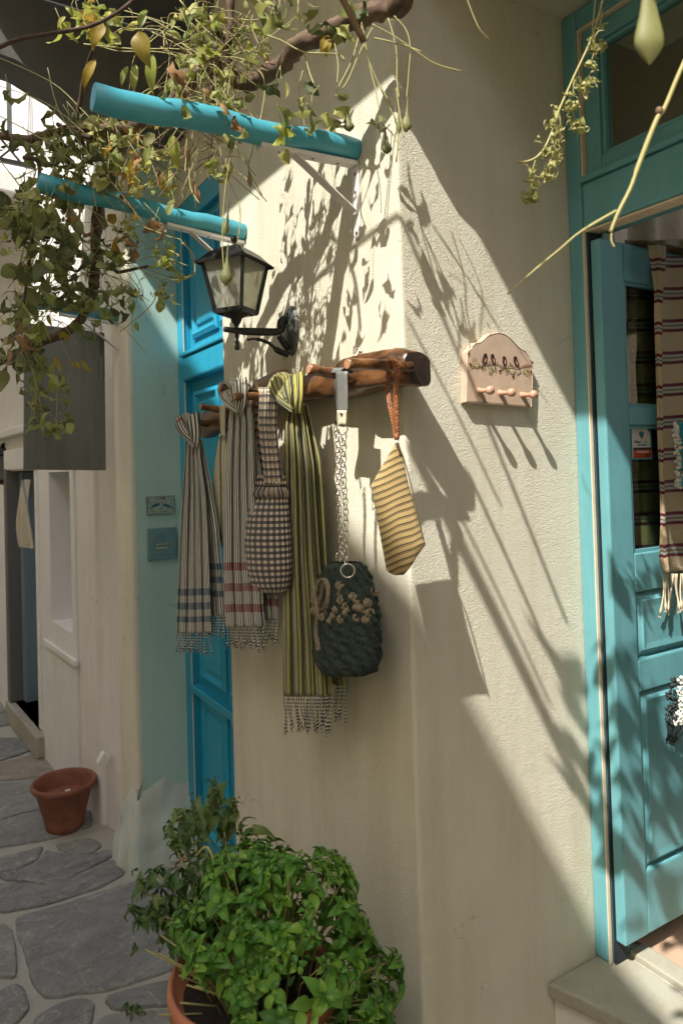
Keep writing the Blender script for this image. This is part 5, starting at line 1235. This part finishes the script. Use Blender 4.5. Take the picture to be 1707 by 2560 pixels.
# ragged weed growing behind the basil
wz = onD(505, 2300, 1.62); t = thing('ragged_weed', 'tall ragged dark weed with seed spikes growing left behind the basil', 'plant', (wz.x, wz.y, ZG))
rw = random.Random(21); variants = [leaf_mesh('w', .30, 1.0, .4, .2, 4, 7, 1, .05, i, .35) for i in range(4)]+[leaf_mesh('w', .20, 1.6, .3, .5, 4, 7, 1, .05, i+9, .3) for i in range(2)]
items = []; st = MB()
base = Vector((.60, 1.50, -1.08))
W_ = [((460, 2020), 1.72), ((540, 1968), 1.74), ((585, 2010), 1.74), ((500, 2100), 1.68), ((440, 2120), 1.66), ((380, 2180), 1.62), ((350, 2230), 1.60), ((345, 2290), 1.58), ((420, 2060), 1.7), ((620, 2110), 1.66), ((400, 2290), 1.56), ((470, 2190), 1.6), ((330, 2270), 1.58), ((520, 2150), 1.62), ((430, 2240), 1.58)]
for (px, D) in W_:
    tip = onD(*px, D); mid = base.lerp(tip, .55)+Vector((rw.uniform(-.02, .02), rw.uniform(-.02, .02), .03)); P = smooth_path([base+rv(rw)*.02, mid, tip], 8)
    st.tube(P, [.0035, .0028, .0022, .0016], 6)
    for i in range(5, len(P)):
        for q in range(2 if i < len(P)-2 else 3):
            d = (rv(rw)+Vector((0, 0, -.1))).normalized(); s_ = rw.uniform(.022, .050)
            items.append((leafM(P[i]+rv(rw)*.006, d, Vector((0, 0, 1))+rv(rw)*.6, s_), rw.randrange(6), 0, s_))
# erect ragged leaves / seed spikes
sp_ = MB()
for (a, b, D) in (((520, 2090), (537, 1945), 1.72), ((505, 2100), (478, 1985), 1.70), ((560, 2110), (592, 1990), 1.71), ((470, 2130), (448, 2028), 1.68), ((560, 2100), (553, 2010), 1.74)):
    p0, p1 = onD(*a, D), onD(*b, D); d = p1-p0; L = d.length
    items.append((leafM(p0, d, FW*-1+rv(rw)*.5, L*1.05), 4+len(items) % 2, 0, L))
    for k in range(60):
        q = p0.lerp(p1, rw.random())+rv(rw)*.007; sp_.ball(q, rw.uniform(.0015, .003), 5)
for (a, b, D, s_) in (((612, 2090), (690, 2050), 1.66, 1.1), ((610, 2095), (625, 2050), 1.67, 1), ((600, 2100), (640, 2060), 1.66, 1)):
    p0, p1 = onD(*a, D), onD(*b, D); items.append((leafM(p0, p1-p0, Vector((0, 0, 1)), (p1-p0).length*s_), 4, 0, .06))
st.tube(smooth_path([base, onD(560, 2200, 1.6), onD(600, 2130, 1.64), onD(612, 2090, 1.66)]), .0025, 6); st.tube(smooth_path([onD(560, 2330, 1.5), onD(545, 2200, 1.52), onD(520, 2120, 1.56), onD(490, 2140, 1.58)]), .0032, 6)
for k in range(40):
    q = onD(rw.uniform(330, 500), rw.uniform(2150, 2370), rw.uniform(1.5, 1.62)); s_ = rw.uniform(.025, .05)
    items.append((leafM(q, (rv(rw)+Vector((-.2, -.2, -.3))).normalized(), Vector((0, 0, 1))+rv(rw)*.7, s_), rw.randrange(6), 1 if rw.random() < .12 else 0, s_))
scatter(t, items, [M['weed'], M['vine_dry']], variants, 260); st.build('stems', M['tendril'], t, smooth=True, kind='stuff'); sp_.build('seeds', M['vine_dk'], t, smooth=True, kind='stuff')
# ================================================================ OVERHEAD VINE
vine = thing('trellis_vine', 'old gnarled vine with wilted leaves and hanging seed pods over the poles', 'vine', tuple(onD(540, 150, 1.75)))
rn = random.Random(5)
def limb(pts, rads, mat='bark', name='branch', knob=.18, n=12):
    P = smooth_path([onD(x, y, D) for x, y, D in pts], 8); m = len(P)
    rr_ = [lerp(rads[0], rads[1], i/(m-1))*(1+knob*noise.noise(P[i]*28)+knob*.7*noise.noise(P[i]*75)) for i in range(m)]
    P = [p+Vector((noise.noise(p*18), noise.noise(p*18+Vector((5, 0, 0))), noise.noise(p*18+Vector((0, 5, 0)))))*rads[0]*.35 for p in P]
    mb = MB()
    ob = mb.tube(P, rr_, n); 
    if rads[0] > .008: ob.v = [v+(v-P[min(len(P)-1, i//n)]).normalized()*noise.noise(Vector((v.x*60, v.y*60, v.z*25)))*rads[0]*.35 if i < len(P)*n else v for i, v in enumerate(ob.v)]
    return ob.build(name, M[mat], vine, smooth=True), P
limb([(1090, -120, 1.45), (1000, 5, 1.52), (950, 30, 1.55), (880, 45, 1.58), (810, 85, 1.62), (745, 120, 1.66), (700, 165, 1.70), (650, 200, 1.72), (600, 205, 1.74), (555, 170, 1.76), (500, 178, 1.82), (430, 210, 1.9)], (.024, .017), n=16)
limb([(500, 178, 1.82), (420, 270, 1.92), (340, 318, 2.0), (290, 325, 2.05), (220, 315, 2.1), (130, 335, 2.15), (60, 345, 2.2), (-60, 330, 2.25)], (.020, .010))
limb([(490, -40, 1.7), (530, 50, 1.72), (555, 95, 1.74), (575, 165, 1.75)], (.007, .011), 'darkbark')
limb([(580, -30, 1.75), (576, 30, 1.75), (572, 110, 1.76)], (.011, .008)); limb([(540, 120, 1.74), (532, 190, 1.72), (533, 255, 1.70), (525, 300, 1.7)], (.011, .007))
limb([(330, 330, 2.05), (270, 420, 2.2), (245, 520, 2.3), (240, 600, 2.4), (238, 690, 2.45), (228, 745, 2.5), (205, 795, 2.5), (165, 830, 2.5), (110, 855, 2.5), (50, 885, 2.5), (-60, 930, 2.5)], (.019, .014))
limb([(238, 670, 2.45), (275, 668, 2.42), (300, 680, 2.4), (370, 665, 2.35)], (.009, .004)); limb([(250, 440, 2.2), (300, 490, 2.15), (330, 520, 2.1), (340, 540, 2.1)], (.008, .005))
limb([(0, 118, 1.5), (60, 95, 1.5), (160, 80, 1.52), (250, 55, 1.55), (330, 5, 1.6), (380, -60, 1.6)], (.0045, .004), 'darkbark'); limb([(205, 360, 2.1), (195, 300, 2.1), (212, 190, 2.05), (235, 120, 2.0)], (.008, .004), 'darkbark')
limb([(145, 310, 2.12), (175, 330, 2.1), (230, 345, 2.08)], (.006, .008), 'darkbark')
limb([(60, 395, 2.0), (100, 420, 2.05), (80, 600, 2.1), (60, 760, 2.2)], (.006, .004), 'bark')
vvar = [curled_mesh(i) for i in range(9)]+[leaf_mesh('v', .30, .7, .25, .1*i, 4, 7, 1, .03, i) for i in range(3)]+[leaf_mesh('v', .17, .9, .3, .3, 4, 7, 1, .02, 4)]
VM = [M['vine'], M['vine_dk'], M['vine_br'], M['vine_ye'], M['vine_dry']]
items = []; ten = MB(); tend = MB()
def cluster(x, y, rx, ry, D, n, mats, size, dD=.10, kinds=range(9), hang=.7):
    for i in range(int(n*(.30 if D < 1.78 else .52)+.5)):
        a = rn.random()*6.28; r_ = math.sqrt(rn.random()); px = x+rx*r_*math.cos(a); py = y+ry*r_*math.sin(a); d_ = D+rn.gauss(0, dD)
        p = onD(px, py, d_)
        if p.x > .93 and p.y > YW: p.x = .93
        s_ = size*rn.uniform(.7, 1.8); d = (rv(rn)+Vector((0, 0, -hang))).normalized()
        items.append((leafM(p, d, rv(rn), s_), (rn.choice((9, 10, 11, 12)) if rn.random() < .3 else rn.choice(list(kinds))), rn.choice(mats), s_))
        if rn.random() < .45: ten.tube([p, p+Vector((rn.uniform(-.01, .01), rn.uniform(-.01, .01), rn.uniform(.015, .04))), p+Vector((rn.uniform(-.03, .03), rn.uniform(-.03, .03), rn.uniform(.04, .07)))], .0008, 4)
V, DKK, BR, YE, DR = 0, 1, 2, 3, 4
CL = [ # x,y,rx,ry,D,n,materials,size
 (560, 120, 110, 85, 1.72, 130, [V, V, V, DR, V, BR], .034), (500, 60, 100, 60, 1.70, 60, [V, V, BR], .034), (480, 250, 95, 70, 1.66, 90, [V, V, DR, DR], .032), (560, 265, 70, 55, 1.68, 60, [V, V, V, DR], .030),
 (640, 60, 60, 55, 1.68, 30, [V, BR, V], .036), (720, 20, 70, 35, 1.62, 24, [V, DKK, V], .038), (880, 55, 50, 45, 1.55, 9, [V, DKK], .038), (870, 10, 60, 30, 1.52, 9, [V, DKK], .038), (690, 35, 50, 40, 1.66, 22, [V, V], .034),
 (290, 50, 60, 45, 1.75, 30, [BR, BR, V], .045), (190, 60, 50, 25, 1.8, 14, [BR], .040), (230, 30, 50, 25, 1.8, 14, [BR, BR, YE], .042),
 (210, 330, 90, 45, 2.12, 60, [DKK, DKK, V], .042), (265, 400, 55, 80, 2.10, 70, [DKK, DKK, V], .050), (300, 340, 60, 40, 2.0, 40, [DKK, V, YE], .040), (190, 400, 90, 60, 2.15, 70, [V, V, DKK], .036), (130, 380, 60, 60, 2.15, 50, [DKK, V], .042),
 (110, 470, 80, 60, 2.15, 60, [V, V, DKK], .038), (60, 540, 50, 70, 2.1, 70, [DKK, DKK, V], .050), (130, 600, 45, 70, 2.05, 60, [DKK, DKK], .052), (75, 640, 35, 60, 2.1, 40, [DKK, V], .048), (170, 540, 60, 60, 2.2, 50, [V, V, DR], .036),
 (180, 660, 60, 50, 2.3, 60, [DKK, V], .042), (250, 650, 50, 60, 2.4, 45, [DKK, V, V], .040), (100, 740, 60, 40, 2.35, 55, [DKK, DKK, V], .046), (180, 740, 60, 30, 2.4, 40, [DKK, V], .042), (280, 760, 40, 50, 2.4, 28, [DKK, V], .044), (225, 790, 30, 50, 2.4, 22, [V], .044),
 (40, 870, 50, 35, 2.45, 50, [DR, V, DKK], .046), (30, 910, 40, 35, 2.45, 30, [DKK], .048), (60, 830, 40, 30, 2.4, 25, [DR, V], .044), (50, 790, 30, 40, 2.4, 24, [DKK, V], .044),
 (100, 930, 18, 60, 2.45, 24, [V, V], .042), (90, 1010, 20, 60, 2.45, 36, [V, V, DKK], .040), (140, 1075, 14, 30, 2.45, 20, [V], .038), (168, 1050, 10, 40, 2.45, 14, [V, DKK], .038), (160, 950, 26, 40, 2.45, 14, [V], .040),
 (395, 620, 40, 30, 2.2, 12, [V, BR], .038), (430, 690, 25, 20, 2.2, 10, [V, BR], .036), (405, 735, 18, 22, 2.2, 14, [V, V], .036), (330, 730, 20, 25, 2.2, 12, [V, DKK], .040), (300, 620, 30, 50, 2.25, 24, [V, DKK, DR], .038), (310, 560, 30, 40, 2.2, 20, [V, YE], .038),
 (370, 440, 40, 60, 1.95, 30, [V, BR, DR], .038), (420, 420, 30, 60, 1.9, 18, [V, BR, YE], .036), (560, 400, 35, 40, 1.75, 22, [V, BR], .030), (590, 330, 30, 60, 1.72, 22, [V, V], .028), (395, 560, 22, 18, 2.0, 9, [DR, DR], .045), (455, 230, 30, 25, 1.62, 14, [DR, YE], .045), (330, 430, 30, 40, 1.95, 14, [DR, YE], .042),
 (707, 215, 18, 20, 1.62, 7, [DKK, V], .040), (765, 240, 26, 22, 1.60, 14, [V, DKK], .036), (775, 295, 22, 40, 1.60, 18, [V, V, DKK], .034), (835, 262, 24, 36, 1.56, 12, [V, DKK], .044), (715, 340, 18, 45, 1.60, 16, [BR, V], .030), (950, 325, 18, 34, 1.50, 10, [V, DKK], .036), (710, 300, 10, 14, 1.6, 4, [V], .03), (820, 60, 20, 40, 1.58, 9, [DKK, V], .045),
 (20, 560, 25, 80, 2.3, 12, [BR, V], .045), (25, 350, 40, 30, 2.2, 10, [DKK], .04), (15, 230, 12, 25, 1.9, 2, [DKK], .05),
]
for c in CL: cluster(*c[:5], c[5], c[6], c[7])
# canopy overhead, out of the frame: it throws the leaf shadows onto the door and step
def canopy(cx, cy, cz, rx, ry, rz, n, size):
    for i in range(n):
        d = rv(rn)*rn.random()**.4; p = Vector((cx+d.x*rx, cy+d.y*ry, cz+d.z*rz)); s_ = size*rn.uniform(.6, 1.3)
        dd_ = p.dot(FW)
        if dd_ > .05 and PPY-F*p.dot(UP)/dd_ > -s_*F/dd_*1.3: continue
        items.append((leafM(p, (rv(rn)+Vector((0, 0, -.6))).normalized(), rv(rn), s_), rn.choice([9, 10, 11, 12, 12, 12]), DKK, s_))
def shadow_src(P, t_): return P-SUN*t_
for (P, t_, r_, n, s_) in ((Vector((1.49, YW, -.60)), 2.3, .045, 7, .08), (Vector((1.52, YW, -.80)), 2.3, .06, 9, .09), (Vector((1.60, YL, -.52)), 2.2, .07, 7, .09), (Vector((1.64, YL, -.75)), 2.2, .11, 18, .10), (Vector((1.62, YL, -.98)), 2.3, .12, 22, .10), (Vector((1.75, YL, -.9)), 2.3, .10, 10, .10), (Vector((1.8, 1.0, -1.29)), 2.3, .14, 12, .11), (Vector((1.50, .95, -1.29)), 2.4, .17, 30, .12), (Vector((1.66, YL, -.66)), 2.0, .05, 6, .08)):
    q = shadow_src(P, t_); canopy(q.x, q.y, q.z, r_, r_, r_*1.6, n, s_)
scatter(vine, items, VM, vvar, 300)
def big(a, b, D, mk, vi=10, up=None, wid=1.0, lab=None):
    p0, p1 = onD(*a, D), onD(*b, D); M4 = leafM(p0, p1-p0, (up or (FW*-1)).normalized()+rv(rn)*.15, (p1-p0).length)
    me = to_mesh('leaf', vvar[vi], VM[mk]); o = piece('leaf', me, None, vine, M4)
for a in (((345, 78), (368, 165), 1.55, YE, 9), ((258, 55), (222, 118), 1.6, YE, 10), ((240, 148), (196, 222), 1.6, YE, 12), ((382, 135), (372, 235), 1.6, BR, 12), ((352, 70), (362, 0), 1.62, BR, 12), ((388, 335), (350, 365), 1.7, DKK, 10), ((384, 362), (346, 422), 1.7, V, 12), ((344, 395), (320, 445), 1.9, YE, 10), ((412, 300), (380, 320), 1.65, YE, 11),
          ((400, 245), (362, 312), 1.62, V, 12), ((320, 165), (296, 215), 1.68, V, 12), ((340, 160), (330, 232), 1.68, V, 12), ((335, 225), (312, 285), 1.66, V, 12), ((436, 195), (408, 235), 1.6, V, 12), ((420, 540), (432, 480), 1.8, V, 12), ((820, 88), (812, 140), 1.58, YE, 11), ((815, 95), (800, 130), 1.58, YE, 9), ((862, 60), (862, 105), 1.55, DKK, 10),
          ((110, 805), (78, 872), 2.4, BR, 9), ((100, 800), (108, 855), 2.4, BR, 10), ((120, 785), (128, 820), 2.4, YE, 12), ((165, 830), (145, 848), 2.4, YE, 10), ((172, 835), (160, 858), 2.4, YE, 10), ((135, 890), (157, 935), 2.4, YE, 12), ((135, 905), (122, 950), 2.4, BR, 12), ((133, 945), (130, 985), 2.4, BR, 10), ((180, 900), (190, 925), 2.4, YE, 12), ((192, 902), (202, 930), 2.4, YE, 12), ((205, 900), (226, 936), 2.4, YE, 12),
          ((300, 635), (298, 665), 2.2, BR, 11), ((340, 805), (345, 830), 2.2, V, 9), ((0, 545), (20, 575), 2.2, BR, 12), ((490, 20), (520, 60), 1.7, BR, 12), ((612, 0), (620, 35), 1.66, V, 12), ((270, 30), (310, 62), 1.72, BR, 12), ((205, 8), (240, 22), 1.72, BR, 12), ((165, 40), (135, 70), 1.75, BR, 12), ((215, 55), (190, 68), 1.74, BR, 12), ((430, 335), (446, 430), 1.72, BR, 12)): big(*a)
# tendrils and straw-coloured stalks
def tendril(pts, D0, D1, r, mb):
    n = len(pts); mb.tube(smooth_path([onD(x, y, lerp(D0, D1, i/(n-1))) for i, (x, y) in enumerate(pts)], 5), r, 5)
TP = [([(210, 110), (330, 122), (430, 122), (510, 130)], 1.7), ([(310, 26), (420, 60), (540, 120)], 1.7), ([(250, 115), (300, 128), (400, 130), (480, 150)], 1.7), ([(380, 80), (440, 110), (560, 190)], 1.72), ([(450, 0), (500, 60), (560, 110)], 1.72), ([(745, 0), (740, 40), (690, 80), (620, 130)], 1.66), ([(700, 0), (690, 30), (640, 50), (560, 45)], 1.68),
      ([(640, 80), (700, 100), (760, 130), (840, 135), (862, 150)], 1.6), ([(600, 170), (650, 180), (662, 220), (655, 280), (640, 340), (628, 390)], 1.66), ([(628, 390), (622, 420), (640, 460), (655, 488)], 1.66), ([(905, 40), (905, 90), (925, 160), (960, 240), (990, 300)], 1.5), ([(905, 60), (925, 170), (940, 230), (948, 280)], 1.5), ([(985, 40), (1015, 75), (1025, 120), (1020, 200), (1016, 245)], 1.48), ([(970, 45), (990, 120), (992, 200), (998, 245)], 1.48),
      ([(930, 60), (985, 90), (1040, 128), (1090, 160), (1155, 178)], 1.47), ([(935, 95), (1000, 110), (1055, 130)], 1.48), ([(990, 220), (1000, 290), (1010, 345)], 1.48), ([(900, 80), (880, 150), (850, 210), (840, 225)], 1.55), ([(930, 70), (900, 130), (870, 200), (855, 222)], 1.55), ([(835, 100), (845, 160), (842, 210)], 1.57), ([(760, 130), (775, 185), (785, 210)], 1.6), ([(690, 190), (700, 170), (703, 200)], 1.62),
      ([(940, 200), (975, 260), (990, 310), (995, 350), (990, 405)], 1.5), ([(955, 310), (985, 340), (996, 375)], 1.5), ([(575, 160), (570, 250), (580, 350), (562, 480), (556, 600), (562, 700)], 1.62), ([(540, 300), (560, 420), (600, 520), (592, 620)], 1.66), ([(500, 260), (480, 350), (475, 460), (500, 510)], 1.7), ([(470, 280), (465, 400), (462, 430)], 1.68), ([(560, 320), (610, 400), (640, 440)], 1.7),
      ([(120, 170), (160, 300), (300, 480), (360, 560)], 2.0), ([(0, 215), (120, 260), (220, 340), (300, 420)], 2.1), ([(0, 145), (80, 180), (150, 220), (230, 300)], 2.1), ([(0, 290), (110, 350), (200, 420), (330, 520)], 2.1), ([(0, 400), (60, 480), (90, 560), (120, 700)], 2.1), ([(300, 640), (380, 690), (440, 700), (480, 690), (486, 660), (460, 600)], 2.1), ([(340, 560), (420, 590), (455, 605), (430, 660), (350, 700)], 2.1), ([(455, 605), (485, 640), (487, 690)], 2.1),
      ([(365, 590), (380, 610), (390, 660)], 2.15), ([(400, 700), (380, 760), (300, 830)], 2.2), ([(350, 720), (330, 800), (335, 830)], 2.2), ([(360, 620), (420, 625), (450, 640)], 2.15), ([(350, 650), (400, 640), (470, 665)], 2.15), ([(380, 640), (440, 660), (465, 700)], 2.15), ([(60, 430), (70, 560), (40, 700)], 2.2), ([(130, 880), (160, 960), (165, 1020)], 2.4), ([(80, 900), (100, 1000), (110, 1090)], 2.4), ([(65, 880), (90, 960), (85, 1040)], 2.4), ([(90, 880), (140, 950), (140, 1060)], 2.4)]
for pts, D in TP: tendril(pts, D, D-.02, rn.uniform(.0011, .0019), ten)
for i in range(230):
    x, y, D = rn.choice([(540, 120, 1.7), (470, 180, 1.68), (560, 250, 1.68), (430, 90, 1.7), (600, 60, 1.7), (250, 350, 2.1), (150, 450, 2.15), (100, 600, 2.15), (210, 650, 2.3), (120, 760, 2.35), (400, 330, 1.85), (520, 380, 1.75)])
    a = rn.uniform(0, 6.28); L = rn.uniform(60, 190); x += rn.uniform(-60, 60); y += rn.uniform(-50, 50)
    x2 = x+L*math.cos(a)*1.0; y2 = y+L*math.sin(a)*.5+rn.uniform(20, 110)
    if x2 > 700: x2 = 700-rn.random()*60
    tendril([(x, y), ((x+x2)/2+rn.uniform(-20, 20), (y+y2)/2-rn.uniform(0, 25)), (x2, y2)], D, D+rn.uniform(-.06, .06), rn.uniform(.0008, .0014), ten if rn.random() < .65 else tend)
# arching stems that draw the curved shadow on the wall
tend.tube(smooth_path([v-SUN*.62 for v in (Vector((.62, 1.72, .95)), Vector((.68, 1.62, 1.02)), Vector((.70, 1.48, .98)), Vector((.70, 1.38, .86)), Vector((.71, 1.36, .70)))]), .0055, 6)
# woody shoots out of frame whose thin shadows run down the recess wall
for (P0, P1, t0, t1, r_) in ((Vector((XS, 1.78, .50)), Vector((XS, 1.318, .57)), 1.15, 1.35, .0065), (Vector((.98, YW, .56)), Vector((1.47, YW, -.42)), 1.3, 1.5, .0055), (Vector((.99, YW, .33)), Vector((1.25, YW, -.10)), 1.25, 1.4, .0035), (Vector((1.15, YW, -.02)), Vector((1.52, YW, -.72)), 1.3, 1.7, .005), (Vector((1.00, YW, .02)), Vector((1.58, YW-.05, -1.05)), 1.9, 2.3, .017), (Vector((1.05, YW, .0)), Vector((1.40, YW, -.62)), 1.5, 1.9, .004), (Vector((1.55, YL, -.50)), Vector((1.85, YL, -1.15)), 2.3, 2.4, .013)):
    P = smooth_path([P0-SUN*t0, P0.lerp(P1, .5)-SUN*lerp(t0, t1, .5)+Vector((0, .0, .01)), P1-SUN*t1])
    tend.tube(P, r_, 6)
ten.build('tendrils', M['tendril'], vine, smooth=True, kind='stuff'); tend.build('dry_tendrils', M['tendril_dk'], vine, smooth=True, kind='stuff')
def pod(a, b, D, w=1.0, mat='pod', parent=None, stalk=None, name='seed_pod', grow=2.6):
    p0, p1 = onD(*a, D), onD(*b, D); L = (p1-p0).length; d = (p1-p0)/L
    prof = [(.0012, 0), (.0016, L*.25), (.0030, L*.42), (.0062, L*.58), (.0105, L*.74), (.0112, L*.80), (.0085, L*.89), (.0035, L*.96), (0, L)]
    m = MB(); x = d.cross(FW).normalized(); y = x.cross(d); vs = []; n = 14; uv = []
    for r_, h in prof:
        for k in range(n): 
            a_ = 2*math.pi*k/n; vs.append(p0+d*h+x*(math.cos(a_)*r_*w)+y*(math.sin(a_)*r_*w*.55)); uv.append((k/n, h/L))
    fs = [(j*n+k, j*n+(k+1) % n, (j+1)*n+(k+1) % n, (j+1)*n+k) for j in range(len(prof)-1) for k in range(n)]
    return m.add(vs, fs, uv).build(name, M[mat], parent or vine, smooth=True)
for a in (((866, 268), (874, 330), 1.55, 1.05), ((962, 320), (968, 386), 1.5, 1.0), ((1019, 245), (1014, 332), 1.48, 1.0), ((995, 255), (998, 335), 1.48, .5), ((575, 500), (562, 590), 1.62, .75), ((570, 610), (564, 715), 1.6, 1.25), ((556, 310), (582, 375), 1.66, .9, 'pod'), ((620, 395), (626, 470), 1.66, .55, 'podbr'), ((470, 420), (500, 505), 1.7, .8, 'podbr'), ((462, 310), (470, 410), 1.68, .6, 'podbr'),
          ((165, 480), (204, 590), 2.05, 1.5), ((114, 470), (122, 550), 2.05, 1.1), ((262, 520), (260, 575), 2.2, 1.2), ((230, 560), (240, 615), 2.3, 1.3), ((98, 655), (120, 745), 2.1, 1.5), ((100, 600), (106, 665), 2.2, .9)): pod(*a)
# ---- hanging shoots and the big pod at the upper right
sh1 = thing('hanging_shoot', 'thin vine shoot with pale shrivelled leaves hanging before the dark fanlight', 'vine shoot', tuple(onD(1420, 200, 1.3)))
D = 1.3; m = MB(); m.tube(smooth_path([onD(x, y, D) for x, y in ((1515, -80), (1505, 0), (1478, 95), (1430, 200), (1395, 280), (1375, 340), (1350, 385), (1320, 403), (1292, 405))]), .0022, 7)
for pts in (((1478, 90), (1483, 130), (1478, 150)), ((1435, 190), (1430, 260), (1435, 300)), ((1395, 275), (1400, 310), (1390, 350), (1365, 430)), ((1375, 345), (1385, 370), (1370, 420)), ((1345, 385), (1332, 420), (1333, 470)), ((1487, 0), (1480, 80), (1492, 60)), ((1500, 5), (1504, 40), (1490, 85))): m.tube(smooth_path([onD(x, y, D) for x, y in pts]), .0010, 5)
m.build('stem', M['tendril'], sh1, smooth=True)
items = []
for (x, y, s_, n) in ((1505, 62, .014, 6), (1482, 92, .016, 6), (1485, 118, .026, 8), (1500, 112, .022, 5), (1481, 165, .020, 6), (1478, 200, .022, 7), (1465, 218, .020, 6), (1440, 202, .014, 5), (1432, 228, .018, 6), (1432, 262, .020, 7), (1420, 265, .016, 4), (1432, 300, .022, 7), (1445, 318, .028, 7), (1392, 282, .018, 6), (1378, 310, .018, 6), (1395, 322, .018, 6), (1395, 345, .016, 5), (1368, 372, .022, 8), (1395, 380, .024, 7), (1385, 400, .018, 5), (1362, 425, .024, 8), (1375, 440, .020, 5), (1330, 428, .018, 6), (1325, 453, .020, 6), (1335, 488, .028, 8), (1345, 345, .012, 3)):
    for k in range(n):
        p = onD(x+rn.uniform(-9, 9), y+rn.uniform(-8, 8), D+rn.uniform(-.012, .012)); items.append((leafM(p, (rv(rn)+Vector((0, 0, -.4))).normalized(), rv(rn), s_*rn.uniform(.7, 1.1)), rn.randrange(9), 0, s_))
scatter(sh1, items, [leafmat('pale shrivelled leaf', (.34, .36, .10, 1), (.48, .48, .18, 1), (.60, .56, .28, 1), .35, .6)], vvar, 180)
sh2 = thing('hanging_shoot', 'bare yellow shoot crossing the turquoise door frame close to the camera', 'vine shoot', tuple(onD(1600, 400, .95)))
m = MB(); m.tube(smooth_path([onD(x, y, .95) for x, y in ((1760, 60), (1707, 160), (1660, 270), (1640, 300), (1600, 400), (1575, 470), (1545, 530), (1525, 580))]), [.0034, .0030, .0034, .0026, .0024], 8)
m.tube(smooth_path([onD(x, y, .95) for x, y in ((1530, 560), (1527, 600), (1535, 618))]), .0014, 6); m.tube(smooth_path([onD(x, y, .96) for x, y in ((1540, 527), (1450, 580), (1400, 622), (1330, 680), (1268, 735))]), [.0022, .0016, .0012], 7)
m.build('stem', M['tendril'], sh2, smooth=True)
MB().ball(onD(1648, 278, .95), .0055, 8, (1, 1, 1.3), .3).build('bud', M['tendril_dk'], sh2, smooth=True)
bp_ = thing('velvety_seed_pod', 'large out-of-focus green seed pod hanging at the upper right', 'seed pod', tuple(onD(1622, 60, .72)))
p0, p1 = onD(1618, -150, .72), onD(1622, 163, .72); L = (p1-p0).length; d = (p1-p0)/L; x = d.cross(FW).normalized(); y = x.cross(d); vs = []; uv = []; n = 20
prof = [(.002, 0), (.0050, L*.28), (.0066, L*.45), (.0088, L*.58), (.0125, L*.70), (.0155, L*.80), (.0140, L*.86), (.0080, L*.93), (.003, L*.975), (0, L)]
for r_, h in prof:
    for k in range(n): a_ = 2*math.pi*k/n; vs.append(p0+d*h+x*(math.cos(a_)*r_)+y*(math.sin(a_)*r_*.6)); uv.append((k/n, h/L))
MB().add(vs, [(j*n+k, j*n+(k+1) % n, (j+1)*n+(k+1) % n, (j+1)*n+k) for j in range(len(prof)-1) for k in range(n)], uv).build('pod_body', M['pod'], bp_, smooth=True, sub=1)
MB().tube(smooth_path([onD(1618, -260, .72), onD(1612, -200, .72), onD(1618, -148, .72)]), .0016, 6).build('stalk', M['tendril'], bp_, smooth=True)
sh3 = thing('hanging_shoot', 'short pinkish bare tendril against the shaded wall near the top', 'vine shoot', tuple(onD(1190, 40, 1.3)))
MB().tube(smooth_path([onD(x, y, 1.3) for x, y in ((1150, -60), (1168, 0), (1185, 45), (1200, 75), (1222, 98))]), [.0012, .0012, .0006], 6).build('stem', M['tendril'], sh3, smooth=True)
# a few fallen leaves by the pot
t = thing('fallen_leaves', 'small sprig of dry leaves lying on the paving below the pot rim', 'leaves', tuple(onZ(335, 2540, ZG+.01)))
for k in range(8):
    p = onZ(330+rn.uniform(-14, 18), 2535+rn.uniform(-20, 14), ZG+.016+.01*rn.random()); piece('leaf', to_mesh('leaf', vvar[k % 9], M['weed']), None, t, leafM(p, rv(rn), Vector((0, 0, 1)), .035))
